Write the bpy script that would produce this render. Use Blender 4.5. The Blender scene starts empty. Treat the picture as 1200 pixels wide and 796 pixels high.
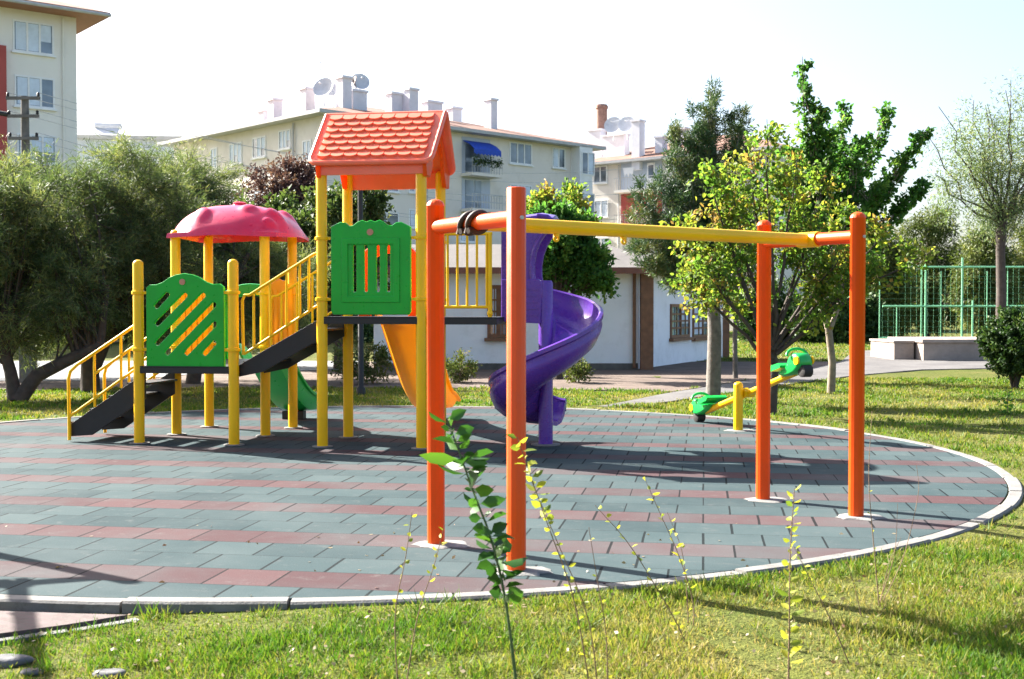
import bpy, bmesh, math, random
import numpy as np
from mathutils import Vector, noise as mnoise

R = math.radians
S = bpy.context.scene
COL = S.collection
F, H, YH = 1420.0, 1.6, 362.0            # focal length in photo pixels, eye height, horizon row
PITCH = math.atan((398 - YH) / F)

# ------------------------------------------------------------------ placing helpers
def ray(px, py):
    x = (px - 600) / F; z = (398 - py) / F
    return (x, math.cos(PITCH) + math.sin(PITCH) * z, -math.sin(PITCH) + math.cos(PITCH) * z)
def gp(px, py, z=0.0):
    r = ray(px, py); t = (z - H) / r[2]
    return Vector((r[0] * t, r[1] * t, z))
def at(px, py, Y):
    r = ray(px, py); t = Y / r[1]
    return Vector((r[0] * t, Y, H + r[2] * t))
def on_line(px, py, p, a):
    """distance along the vertical plane through p (2D) with direction a, and height, seen at a pixel"""
    r = ray(px, py)
    s = (p[1] * r[0] - p[0] * r[1]) / (a[0] * r[1] - a[1] * r[0])
    Y = p[1] + a[1] * s
    return s, H + r[2] * Y / r[1]

# ------------------------------------------------------------------ mesh builder
class MB:
    def __init__(s): s.v = []; s.f = []
    def add(s, vs, fs):
        o = len(s.v); s.v += [tuple(q) for q in vs]; s.f += [tuple(i + o for i in f) for f in fs]; return s
    def box(s, x0, x1, y0, y1, z0, z1):
        return s.add([(x0,y0,z0),(x1,y0,z0),(x1,y1,z0),(x0,y1,z0),(x0,y0,z1),(x1,y0,z1),(x1,y1,z1),(x0,y1,z1)],
                     [(0,3,2,1),(4,5,6,7),(0,1,5,4),(1,2,6,5),(2,3,7,6),(3,0,4,7)])
    def beam(s, p, q, w, h, up=(0,0,1)):
        p = Vector(p); q = Vector(q); d = (q - p).normalized(); sd = d.cross(Vector(up)).normalized(); u = sd.cross(d)
        vs = []
        for c in (p, q):
            for a, b in ((-1,-1),(1,-1),(1,1),(-1,1)): vs.append(c + sd * a * w / 2 + u * b * h / 2)
        return s.add(vs, [(3,2,1,0),(4,5,6,7),(0,1,5,4),(1,2,6,5),(2,3,7,6),(3,0,4,7)])
    def tube(s, pts, rad, n=10, cap=True):
        pts = [Vector(p) for p in pts]; m = len(pts)
        if not hasattr(rad, '__len__'): rad = [rad] * m
        vs = []; u = None
        for i, p in enumerate(pts):
            t = (pts[min(i+1, m-1)] - pts[max(i-1, 0)])
            if t.length < 1e-9: t = Vector((0,0,1))
            t.normalize()
            if u is None:
                u = t.cross(Vector((0,0,1)) if abs(t.z) < .9 else Vector((1,0,0))).normalized()
            else:
                u = u - t * u.dot(t)
                u = u.normalized() if u.length > 1e-6 else t.orthogonal().normalized()
            w = t.cross(u)
            for k in range(n):
                a = 2 * math.pi * k / n
                vs.append(p + (u * math.cos(a) + w * math.sin(a)) * rad[i])
        fs = [(i*n+k, i*n+(k+1)%n, (i+1)*n+(k+1)%n, (i+1)*n+k) for i in range(m-1) for k in range(n)]
        if cap: fs += [tuple(range(n-1, -1, -1)), tuple((m-1)*n+k for k in range(n))]
        return s.add(vs, fs)
    def lathe(s, prof, c=(0,0,0), n=24, flute=0.0, nf=8):
        vs = []
        for r, z in prof:
            for k in range(n):
                a = 2 * math.pi * k / n; rr = r * (1 + flute * math.cos(nf * a))
                vs.append((c[0] + rr * math.cos(a), c[1] + rr * math.sin(a), c[2] + z))
        m = len(prof)
        fs = [(i*n+k, i*n+(k+1)%n, (i+1)*n+(k+1)%n, (i+1)*n+k) for i in range(m-1) for k in range(n)]
        fs += [tuple(range(n-1, -1, -1)), tuple((m-1)*n+k for k in range(n))]
        return s.add(vs, fs)
    def sweep(s, secs, closed=True, cap=True):
        """secs: list of equal-length 3D rings"""
        n = len(secs[0]); vs = [p for r in secs for p in r]
        kk = n if closed else n - 1
        fs = [(i*n+k, i*n+(k+1)%n, (i+1)*n+(k+1)%n, (i+1)*n+k) for i in range(len(secs)-1) for k in range(kk)]
        if cap and closed: fs += [tuple(range(n-1,-1,-1)), tuple((len(secs)-1)*n+k for k in range(n))]
        return s.add(vs, fs)
    def ball(s, c, r, sz=(1,1,1), n=14, m=9):
        prof = [(max(1e-4, math.sin(math.pi*i/m)), -math.cos(math.pi*i/m)) for i in range(m+1)]
        vs = []
        for a, z in prof:
            for k in range(n):
                t = 2*math.pi*k/n; vs.append((c[0]+r*a*math.cos(t)*sz[0], c[1]+r*a*math.sin(t)*sz[1], c[2]+r*z*sz[2]))
        fs = [(i*n+k, i*n+(k+1)%n, (i+1)*n+(k+1)%n, (i+1)*n+k) for i in range(m) for k in range(n)]
        return s.add(vs, fs)
    def plate(s, outer, holes, th, o, u, v, bev=0.006):
        """flat board from a 2D outline with holes, in the plane o + u*a + v*b, thickness th along u x v"""
        cu = bpy.data.curves.new('outline', 'CURVE'); cu.dimensions = '2D'; cu.fill_mode = 'BOTH'
        cu.extrude = max(th/2 - bev, .0005); cu.bevel_depth = bev; cu.bevel_resolution = 1; cu.resolution_u = 1
        for k, poly in enumerate([outer] + list(holes)):
            sp = cu.splines.new('POLY'); sp.points.add(len(poly)-1); sp.use_cyclic_u = True
            for i, q in enumerate(poly): sp.points[i].co = (q[0], q[1], 0, 1)
        ob = bpy.data.objects.new('outline', cu)
        me = bpy.data.meshes.new_from_object(ob)
        o = Vector(o); u = Vector(u); v = Vector(v); w = u.cross(v)
        vs = [o + u*q.co.x + v*q.co.y + w*q.co.z for q in me.vertices]
        s.add(vs, [tuple(p.vertices) for p in me.polygons])
        bpy.data.meshes.remove(me); bpy.data.objects.remove(ob); bpy.data.curves.remove(cu)
        return s
    def build(s, name, mat, parent=None, smooth=35, loc=None, rz=0.0, bevel=0.0, weld=False):
        me = bpy.data.meshes.new(name); me.from_pydata(s.v, [], s.f); me.update()
        if weld or bevel:
            bm = bmesh.new(); bm.from_mesh(me); bmesh.ops.remove_doubles(bm, verts=bm.verts, dist=1e-5)
            if bevel:
                ed = [e for e in bm.edges if len(e.link_faces) == 2 and e.calc_face_angle() > .6]
                bmesh.ops.bevel(bm, geom=ed, offset=bevel, segments=2, affect='EDGES', profile=.6, clamp_overlap=True)
            bm.to_mesh(me); bm.free()
        if smooth:
            me.shade_smooth(); me.set_sharp_from_angle(angle=R(smooth))
        if mat: me.materials.append(mat)
        ob = bpy.data.objects.new(name, me); COL.objects.link(ob)
        if parent: ob.parent = parent
        if loc is not None: ob.location = loc
        ob.rotation_euler.z = rz
        return ob

def tag(o, label=None, cat=None, group=None, kind=None):
    if label: o['label'] = label
    if cat: o['category'] = cat
    if group: o['group'] = group
    if kind: o['kind'] = kind
    return o
def empty(name, loc=(0,0,0), rz=0.0):
    o = bpy.data.objects.new(name, None); COL.objects.link(o); o.location = loc; o.rotation_euler.z = rz
    o.empty_display_size = .2
    return o
def copy_tree(o, parent=None):
    c = o.copy(); COL.objects.link(c)
    if parent: c.parent = parent
    for ch in list(o.children): copy_tree(ch, c)
    return c

# ------------------------------------------------------------------ materials
def nodes(name):
    m = bpy.data.materials.new(name); m.use_nodes = True
    nt = m.node_tree; return m, nt, nt.nodes['Principled BSDF']
def L(nt, a, b): nt.links.new(a, b)
def ramp(nt, stops, fac=None, interp='LINEAR'):
    r = nt.nodes.new('ShaderNodeValToRGB'); r.color_ramp.interpolation = interp
    e = r.color_ramp.elements
    while len(e) < len(stops): e.new(.5)
    for i, (p, c) in enumerate(stops):
        e[i].position = p; e[i].color = (*c, 1) if len(c) == 3 else c
    if fac is not None: L(nt, fac, r.inputs['Fac'])
    return r
def noise(nt, scale, detail=4, rough=.55, vec=None, dist=0):
    n = nt.nodes.new('ShaderNodeTexNoise'); n.inputs['Scale'].default_value = scale
    n.inputs['Detail'].default_value = detail; n.inputs['Roughness'].default_value = rough
    n.inputs['Distortion'].default_value = dist
    if vec is None:
        tc = nt.nodes.new('ShaderNodeTexCoord'); vec = tc.outputs['Object']
    L(nt, vec, n.inputs['Vector']); return n
def math_n(nt, op, a, b=None, c=None):
    n = nt.nodes.new('ShaderNodeMath'); n.operation = op
    for i, x in enumerate((a, b, c)):
        if x is None: continue
        if isinstance(x, (int, float)): n.inputs[i].default_value = x
        else: L(nt, x, n.inputs[i])
    return n.outputs[0]
def mixc(nt, fac, a, b, mode='MIX'):
    n = nt.nodes.new('ShaderNodeMix'); n.data_type = 'RGBA'; n.blend_type = mode
    for k, x in (('Factor', fac), ('A', a), ('B', b)):
        i = [q for q in n.inputs if q.name == k and (q.type == 'RGBA' if k != 'Factor' else q.type == 'VALUE')][0]
        if isinstance(x, (int, float)): i.default_value = x
        elif isinstance(x, tuple): i.default_value = (*x, 1)
        else: L(nt, x, i)
    return [q for q in n.outputs if q.type == 'RGBA'][0]
def bump(nt, b, h, strength=.3, dist=.01):
    n = nt.nodes.new('ShaderNodeBump'); n.inputs['Strength'].default_value = strength; n.inputs['Distance'].default_value = dist
    L(nt, h, n.inputs['Height']); L(nt, n.outputs['Normal'], b.inputs['Normal'])

def mat(name, c, rough=.5, var=.12, scale=3.0, bmp=.0, bscale=60, metal=0, spec=.5, dirt=None, dirt_amt=.35):
    m, nt, b = nodes(name)
    n = noise(nt, scale, 5)
    lo = tuple(x*(1-var) for x in c); hi = tuple(min(1, x*(1+var)) for x in c)
    col = ramp(nt, [(.3, lo), (.7, hi)], n.outputs['Fac']).outputs['Color']
    if dirt:
        n2 = noise(nt, scale*2.3, 8, .7)
        f = ramp(nt, [(.5, (0,0,0)), (.72, (dirt_amt,)*3)], n2.outputs['Fac']).outputs['Color']
        col = mixc(nt, f, col, dirt)
    L(nt, col, b.inputs['Base Color'])
    n3 = noise(nt, scale*4, 3)
    rr = nt.nodes.new('ShaderNodeMapRange'); L(nt, n3.outputs['Fac'], rr.inputs['Value'])
    rr.inputs['To Min'].default_value = max(.02, rough-.1); rr.inputs['To Max'].default_value = min(1, rough+.12)
    L(nt, rr.outputs['Result'], b.inputs['Roughness'])
    b.inputs['Metallic'].default_value = metal; b.inputs['Specular IOR Level'].default_value = spec
    if bmp: bump(nt, b, noise(nt, bscale, 3).outputs['Fac'], bmp, .01)
    return m
def leafmat(name, stops, trans=.45, rough=.55):
    m, nt, b = nodes(name)
    a = nt.nodes.new('ShaderNodeAttribute'); a.attribute_name = 'rnd'
    col = ramp(nt, stops, a.outputs['Fac']).outputs['Color']
    L(nt, col, b.inputs['Base Color']); b.inputs['Roughness'].default_value = rough
    b.inputs['Specular IOR Level'].default_value = .3
    tr = nt.nodes.new('ShaderNodeBsdfTranslucent')
    L(nt, mixc(nt, .75, col, (1.0, 1.0, .45), 'MULTIPLY'), tr.inputs['Color'])
    mx = nt.nodes.new('ShaderNodeMixShader'); mx.inputs[0].default_value = trans
    L(nt, b.outputs[0], mx.inputs[1]); L(nt, tr.outputs[0], mx.inputs[2])
    L(nt, mx.outputs[0], nt.nodes['Material Output'].inputs['Surface'])
    return m

def thin(m, c, f):
    # moulded plastic shells let some light through
    nt = m.node_tree; o = nt.nodes['Material Output']; b = nt.nodes['Principled BSDF']
    t = nt.nodes.new('ShaderNodeBsdfTranslucent'); t.inputs['Color'].default_value = (*c, 1)
    x = nt.nodes.new('ShaderNodeMixShader'); x.inputs[0].default_value = f
    L(nt, b.outputs[0], x.inputs[1]); L(nt, t.outputs[0], x.inputs[2]); L(nt, x.outputs[0], o.inputs['Surface'])
M = {}
M['yellow'] = mat('yellow_paint', (.83, .475, .002), .36, .07, 2, .03, 90, spec=.3, dirt=(.45,.26,.02), dirt_amt=.2)
M['yplastic'] = mat('yellow_plastic', (.90, .43, .002), .36, .06, 2, spec=.15); thin(M['yplastic'], (1, .62, .01), .2)
M['orange'] = mat('orange_paint', (.72, .072, .002), .38, .07, 2, .03, 90, spec=.3, dirt=(.45,.07,.02), dirt_amt=.2)
M['oplastic'] = mat('orange_plastic', (.86, .11, .006), .34, .06, 2, spec=.3); thin(M['oplastic'], (1, .12, .01), .3)
M['roofred'] = mat('coral_plastic', (.86, .16, .085), .36, .08, 3, dirt=(.75,.3,.2), dirt_amt=.3)
M['green'] = mat('green_plastic', (.005, .34, .028), .3, .08, 3, spec=.35, dirt=(.02,.2,.03), dirt_amt=.25)
M['ggreen'] = mat('bright_green_plastic', (.008, .36, .06), .3, .08, 3)
M['pink'] = mat('magenta_plastic', (.52, .014, .075), .3, .1, 3, dirt=(.62,.12,.25), dirt_amt=.25)
M['purple'] = mat('purple_plastic', (.098, .036, .28), .27, .09, 3, spec=.4, dirt=(.15,.08,.30), dirt_amt=.2)
M['black'] = mat('black_steel', (.007, .007, .008), .5, .2, 8, .05)
M['rubber'] = mat('black_rubber', (.015, .013, .012), .75, .2, 10)
M['brownrub'] = mat('brown_rubber', (.03, .015, .010), .6, .2, 10)
M['emblem'] = mat('emblem', (.45, .2, .12), .5)
M['conc'] = mat('pale_concrete', (.17, .167, .158), .9, .25, 9, .4, 70, dirt=(.07,.065,.06))
M['kerb'] = mat('kerb_concrete', (.15, .145, .135), .9, .2, 4, .35, 70, dirt=(.05,.047,.04), dirt_amt=.7)
M['stone'] = mat('beige_stone', (.29, .24, .205), .85, .14, 3, .25, 30, dirt=(.16,.13,.11))
M['bark'] = mat('dark_bark', (.055, .042, .034), .9, .35, 9, .6, 25)
M['barkp'] = mat('pale_bark', (.20, .16, .12), .9, .35, 9, .6, 25)
M['barkg'] = mat('grey_bark', (.13, .115, .10), .9, .35, 9, .6, 25)
M['white'] = mat('white_paint', (.78, .78, .77), .6, .06, 2)
M['whitewall'] = mat('white_render', (.85, .87, .90), .85, .05, .8, .1, 30, dirt=(.5,.5,.5), dirt_amt=.3)
M['brown'] = mat('brown_wood', (.19, .09, .045), .6, .25, 6)
M['beige'] = mat('beige_render', (.72, .67, .61), .9, .06, .25, .1, 10, dirt=(.4,.35,.28), dirt_amt=.35)
M['cream'] = mat('cream_render', (.78, .745, .68), .9, .05, .25, .1, 10, dirt=(.55,.5,.42), dirt_amt=.3)
M['greywall'] = mat('greyblue_render', (.44, .49, .57), .9, .06, .3, .1, 10)
M['redwall'] = mat('red_render', (.40, .08, .07), .9, .1, .5)
M['rooftile'] = mat('roof_tiles', (.15, .07, .045), .85, .25, 2.0, .4, 12, dirt=(.2,.13,.10))
M['roofgrey'] = mat('grey_roof_sheet', (.105, .095, .09), .85, .16, 2.0, .3, 20)
M['fascia'] = mat('brown_fascia', (.20, .075, .05), .6)
M['soffit'] = mat('soffit_boards', (.33, .16, .10), .7)
M['chimney'] = mat('chimney_render', (.74, .73, .77), .9, .06, 1.5, .1, 10, dirt=(.55,.52,.52))
M['brick'] = mat('brick_flue', (.30, .17, .13), .9, .25, 6)
M['gutter'] = mat('grey_gutter', (.42, .42, .42), .5)
M['blue'] = mat('blue_cloth', (.02, .07, .42), .8, .2, 6)
M['curtain'] = mat('net_curtain', (.60, .68, .78), .8, .12, 2)
M['fence'] = mat('green_fence_paint', (.20, .50, .28), .5, .1, 3)
M['dish'] = mat('dish_paint', (.55, .56, .58), .5)
M['dishb'] = mat('dish_rust', (.25, .2, .17), .5)
M['polew'] = mat('weathered_pole', (.12, .11, .10), .9, .3, 4, .3)
M['twig'] = mat('twig_bark', (.16, .10, .06), .9, .3, 20)
M['stem'] = mat('green_stem', (.05, .09, .025), .7, .3, 20)
M['rock'] = mat('pale_rock', (.085, .085, .09), .9, .3, 8, .6, 20)
def glass():
    m, nt, b = nodes('window_glass')
    n = noise(nt, .6, 2)
    L(nt, ramp(nt, [(.35, (.05,.07,.09)), (.65, (.22,.28,.36))], n.outputs['Fac']).outputs['Color'], b.inputs['Base Color'])
    b.inputs['Roughness'].default_value = .08; b.inputs['Specular IOR Level'].default_value = .7
    return m
M['glass'] = glass()
def tilemat(v0, t=.413):
    m, nt, b = nodes('rubber_tiles')
    tc = nt.nodes.new('ShaderNodeTexCoord'); sx = nt.nodes.new('ShaderNodeSeparateXYZ'); L(nt, tc.outputs['Object'], sx.inputs[0])
    wob = noise(nt, .9, 2, vec=tc.outputs['Object'])
    wv = math_n(nt, 'MULTIPLY', math_n(nt, 'SUBTRACT', wob.outputs['Fac'], .5), .035)
    v = math_n(nt, 'ADD', math_n(nt, 'DIVIDE', math_n(nt, 'SUBTRACT', sx.outputs['Y'], v0), t), 300.5)
    v = math_n(nt, 'ADD', v, wv)
    row = math_n(nt, 'FLOOR', v); fv = math_n(nt, 'FRACT', v)
    off = math_n(nt, 'MULTIPLY', math_n(nt, 'MODULO', row, 2.0), .5)
    u = math_n(nt, 'ADD', math_n(nt, 'ADD', math_n(nt, 'DIVIDE', sx.outputs['X'], t), 300), off)
    u = math_n(nt, 'ADD', u, math_n(nt, 'MULTIPLY', wv, 1.2))
    cu = math_n(nt, 'FLOOR', u); fu = math_n(nt, 'FRACT', u)
    red = math_n(nt, 'LESS_THAN', math_n(nt, 'MODULO', row, 3.0), .5)
    cmb = nt.nodes.new('ShaderNodeCombineXYZ'); L(nt, cu, cmb.inputs[0]); L(nt, row, cmb.inputs[1])
    wn = nt.nodes.new('ShaderNodeTexWhiteNoise'); wn.noise_dimensions = '2D'; L(nt, cmb.outputs[0], wn.inputs['Vector'])
    blue = ramp(nt, [(0, (.029,.048,.053)), (.6, (.038,.061,.066)), (1, (.051,.076,.080))], wn.outputs['Value']).outputs['Color']
    redc = ramp(nt, [(0, (.066,.039,.042)), (1, (.088,.051,.053))], wn.outputs['Value']).outputs['Color']
    col = mixc(nt, red, blue, redc)
    big = noise(nt, .55, 6, .65, tc.outputs['Object'])
    col = mixc(nt, ramp(nt, [(.40,(0,0,0)),(.72,(.65,.65,.65))], big.outputs['Fac']).outputs['Color'], col, (.085,.108,.110))
    st = noise(nt, 6, 8, .75, tc.outputs['Object'])
    col = mixc(nt, ramp(nt, [(.56,(0,0,0)),(.76,(.6,.6,.6))], st.outputs['Fac']).outputs['Color'], col, (.13,.13,.125))
    gr = noise(nt, 140, 2, .5, tc.outputs['Object'])
    col = mixc(nt, .55, col, ramp(nt, [(.3,(.45,.45,.45)),(.7,(1,1,1))], gr.outputs['Fac']).outputs['Color'], 'MULTIPLY')
    eu = math_n(nt, 'MINIMUM', fu, math_n(nt, 'SUBTRACT', 1.0, fu))
    ev = math_n(nt, 'MINIMUM', fv, math_n(nt, 'SUBTRACT', 1.0, fv))
    wn2 = nt.nodes.new('ShaderNodeTexWhiteNoise'); wn2.noise_dimensions = '2D'
    L(nt, cmb.outputs[0], wn2.inputs['Vector'])
    gw = math_n(nt, 'ADD', math_n(nt, 'MULTIPLY', wn.outputs['Value'], .018), .008)
    ju = math_n(nt, 'LESS_THAN', eu, gw)
    jv = math_n(nt, 'LESS_THAN', ev, .012)
    j = math_n(nt, 'MAXIMUM', ju, math_n(nt, 'MULTIPLY', jv, .55))
    col = mixc(nt, math_n(nt, 'MULTIPLY', j, .88), col, (.006,.008,.009))
    L(nt, col, b.inputs['Base Color'])
    b.inputs['Roughness'].default_value = .88; b.inputs['Specular IOR Level'].default_value = .06
    hgt = math_n(nt, 'SUBTRACT', math_n(nt, 'MULTIPLY', gr.outputs['Fac'], .25), j)
    bump(nt, b, hgt, .5, .006)
    return m
def lawnmat():
    m, nt, b = nodes('lawn_soil')
    tc = nt.nodes.new('ShaderNodeTexCoord'); v = tc.outputs['Object']
    n1 = noise(nt, .5, 5, .6, v); n2 = noise(nt, 5, 6, .7, v); n3 = noise(nt, 40, 3, .6, v)
    c = ramp(nt, [(.32, (.058,.092,.014)), (.5, (.105,.122,.025)), (.66, (.165,.14,.055))], n1.outputs['Fac']).outputs['Color']
    c2 = ramp(nt, [(.3, (.038,.065,.010)), (.55, (.105,.115,.028)), (.75, (.19,.155,.075))], n2.outputs['Fac']).outputs['Color']
    c = mixc(nt, .55, c, c2)
    c = mixc(nt, .8, c, ramp(nt, [(.25,(.3,.3,.28)),(.7,(1.15,1.1,1.0))], n3.outputs['Fac']).outputs['Color'], 'MULTIPLY')
    L(nt, c, b.inputs['Base Color']); b.inputs['Roughness'].default_value = .95; b.inputs['Specular IOR Level'].default_value = .1
    bump(nt, b, n3.outputs['Fac'], .8, .03); return m
def groundmat(name, c1, c2, c3, sc=3, bmp=.5):
    m, nt, b = nodes(name)
    n1 = noise(nt, sc, 6, .65); n2 = noise(nt, sc*12, 4, .65)
    c = ramp(nt, [(.3, c1), (.5, c2), (.72, c3)], n1.outputs['Fac']).outputs['Color']
    c = mixc(nt, .6, c, ramp(nt, [(.3,(.55,.55,.55)),(.7,(1.1,1.1,1.1))], n2.outputs['Fac']).outputs['Color'], 'MULTIPLY')
    L(nt, c, b.inputs['Base Color']); b.inputs['Roughness'].default_value = .9; b.inputs['Specular IOR Level'].default_value = .2
    bump(nt, b, n2.outputs['Fac'], bmp, .02); return m
def brickmat(name, c1, c2, mortar, sc, w=.5, h=.25):
    m, nt, b = nodes(name)
    tc = nt.nodes.new('ShaderNodeTexCoord')
    t = nt.nodes.new('ShaderNodeTexBrick'); L(nt, tc.outputs['Object'], t.inputs['Vector'])
    t.inputs['Color1'].default_value = (*c1,1); t.inputs['Color2'].default_value = (*c2,1); t.inputs['Mortar'].default_value = (*mortar,1)
    t.inputs['Scale'].default_value = sc; t.inputs['Mortar Size'].default_value = .02
    n = noise(nt, 8, 6, .7)
    c = mixc(nt, .5, t.outputs['Color'], ramp(nt, [(.3,(.6,.6,.6)),(.7,(1.1,1.1,1.1))], n.outputs['Fac']).outputs['Color'], 'MULTIPLY')
    L(nt, c, b.inputs['Base Color']); b.inputs['Roughness'].default_value = .9
    bump(nt, b, math_n(nt, 'SUBTRACT', n.outputs['Fac'], t.outputs['Fac']), .4, .01); return m
M['lawn'] = lawnmat()
M['soil'] = groundmat('bare_soil', (.08,.060,.048), (.13,.098,.080), (.18,.14,.115), 1.2)
M['path'] = groundmat('path_paving', (.09,.085,.084), (.12,.114,.111), (.155,.148,.142), .8, .25)
M['road'] = groundmat('road_asphalt', (.15,.155,.16), (.20,.205,.21), (.26,.26,.26), .5, .2)
M['brickpave'] = brickmat('pink_brick_paving', (.075,.048,.046), (.105,.072,.070), (.08,.07,.06), 5)
M['grassleaf'] = leafmat('grass_blades', [(0, (.048,.125,.012)), (.36, (.118,.178,.020)), (.62, (.20,.195,.042)), (1, (.32,.26,.12))], .5, .6)
M['tam'] = leafmat('feathery_leaves', [(0, (.050,.082,.034)), (.55, (.105,.148,.058)), (1, (.24,.26,.11))], .5)
M['yel'] = leafmat('yellow_leaves', [(0, (.085,.18,.03)), (.45, (.17,.26,.045)), (.8, (.30,.31,.05)), (1, (.30,.19,.07))], .65)
M['grn'] = leafmat('green_leaves', [(0, (.045,.13,.03)), (.6, (.085,.22,.045)), (1, (.19,.31,.07))], .6)
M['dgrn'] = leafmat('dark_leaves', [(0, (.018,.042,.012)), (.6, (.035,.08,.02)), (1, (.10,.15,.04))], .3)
M['mul'] = leafmat('broad_leaves', [(0, (.04,.075,.022)), (.6, (.085,.13,.04)), (1, (.20,.22,.08))], .4)
M['plum'] = leafmat('plum_leaves', [(0, (.05,.025,.03)), (.6, (.11,.055,.06)), (1, (.17,.10,.08))], .35)
M['pine'] = leafmat('pine_needles', [(0, (.035,.080,.034)), (.6, (.070,.125,.048)), (1, (.17,.19,.07))], .22)
M['wil'] = leafmat('willow_leaves', [(0, (.055,.085,.018)), (.6, (.105,.138,.032)), (1, (.19,.175,.055))], .35)
M['sap'] = leafmat('sapling_leaves', [(0, (.018,.055,.012)), (.6, (.035,.11,.02)), (1, (.10,.22,.03))], .4, .4)
M['bud'] = leafmat('bud_leaves', [(0, (.12,.19,.03)), (.5, (.30,.33,.04)), (1, (.50,.45,.05))], .45)
M['wilp'] = leafmat('pale_willow_leaves', [(0, (.10,.16,.07)), (.6, (.17,.235,.10)), (1, (.28,.29,.13))], .45)
M['litter'] = leafmat('fallen_leaves', [(0, (.20,.15,.07)), (.6, (.26,.22,.15)), (1, (.18,.08,.035))], .2)

# ------------------------------------------------------------------ leaves, trees
def leaves(name, P, D, Lg, W, rnd, m, parent=None, seed=1, fold=False):
    rng = np.random.default_rng(seed)
    P = np.asarray(P, float); D = np.asarray(D, float); n = len(P)
    D = D / (np.linalg.norm(D, axis=1, keepdims=True) + 1e-9)
    Sd = np.cross(D, rng.normal(size=(n, 3))); Sd /= np.linalg.norm(Sd, axis=1, keepdims=True) + 1e-9
    Lg = np.broadcast_to(np.asarray(Lg, float), (n,))[:, None]; W = np.broadcast_to(np.asarray(W, float), (n,))[:, None]
    if fold:
        N = np.cross(D, Sd)
        V = np.stack([P, P+D*Lg*.35+Sd*W*.5+N*W*.15, P+D*Lg*.7+Sd*W*.4+N*W*.08, P+D*Lg-N*W*.15, P+D*Lg*.7-Sd*W*.4+N*W*.08, P+D*Lg*.35-Sd*W*.5+N*W*.15], 1)
        k = 6
        idx = np.arange(n)[:, None]*k + np.array([[0,1,2,3, 0,3,4,5]]); per = 2
    else:
        V = np.stack([P, P+D*Lg*.45+Sd*W*.5, P+D*Lg, P+D*Lg*.45-Sd*W*.5], 1); k = 4
        idx = np.arange(n)[:, None]*k + np.arange(4)[None]; per = 1
    V = V.reshape(-1, 3)
    me = bpy.data.meshes.new(name)
    me.vertices.add(len(V)); me.vertices.foreach_set('co', V.ravel())
    idx = idx.reshape(-1); nf = n*per
    me.loops.add(len(idx)); me.loops.foreach_set('vertex_index', idx.astype(np.int32))
    me.polygons.add(nf); me.polygons.foreach_set('loop_start', np.arange(nf, dtype=np.int32)*4)
    me.update(calc_edges=True)
    a = me.attributes.new('rnd', 'FLOAT', 'POINT'); a.data.foreach_set('value', np.repeat(np.clip(rnd, 0, 1), k).astype(np.float32))
    me.materials.append(m)
    o = bpy.data.objects.new(name, me); COL.objects.link(o)
    if parent: o.parent = parent
    return o

def bez(a, c, b, n=6):
    a, b, c = Vector(a), Vector(b), Vector(c)
    return [a*(1-t)**2 + c*2*t*(1-t) + b*t*t for t in [i/(n-1) for i in range(n)]]
def pathpt(path, t):
    k = t*(len(path)-1); i = min(int(k), len(path)-2); f = k-i
    return Vector(path[i]).lerp(Vector(path[i+1]), f)

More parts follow.
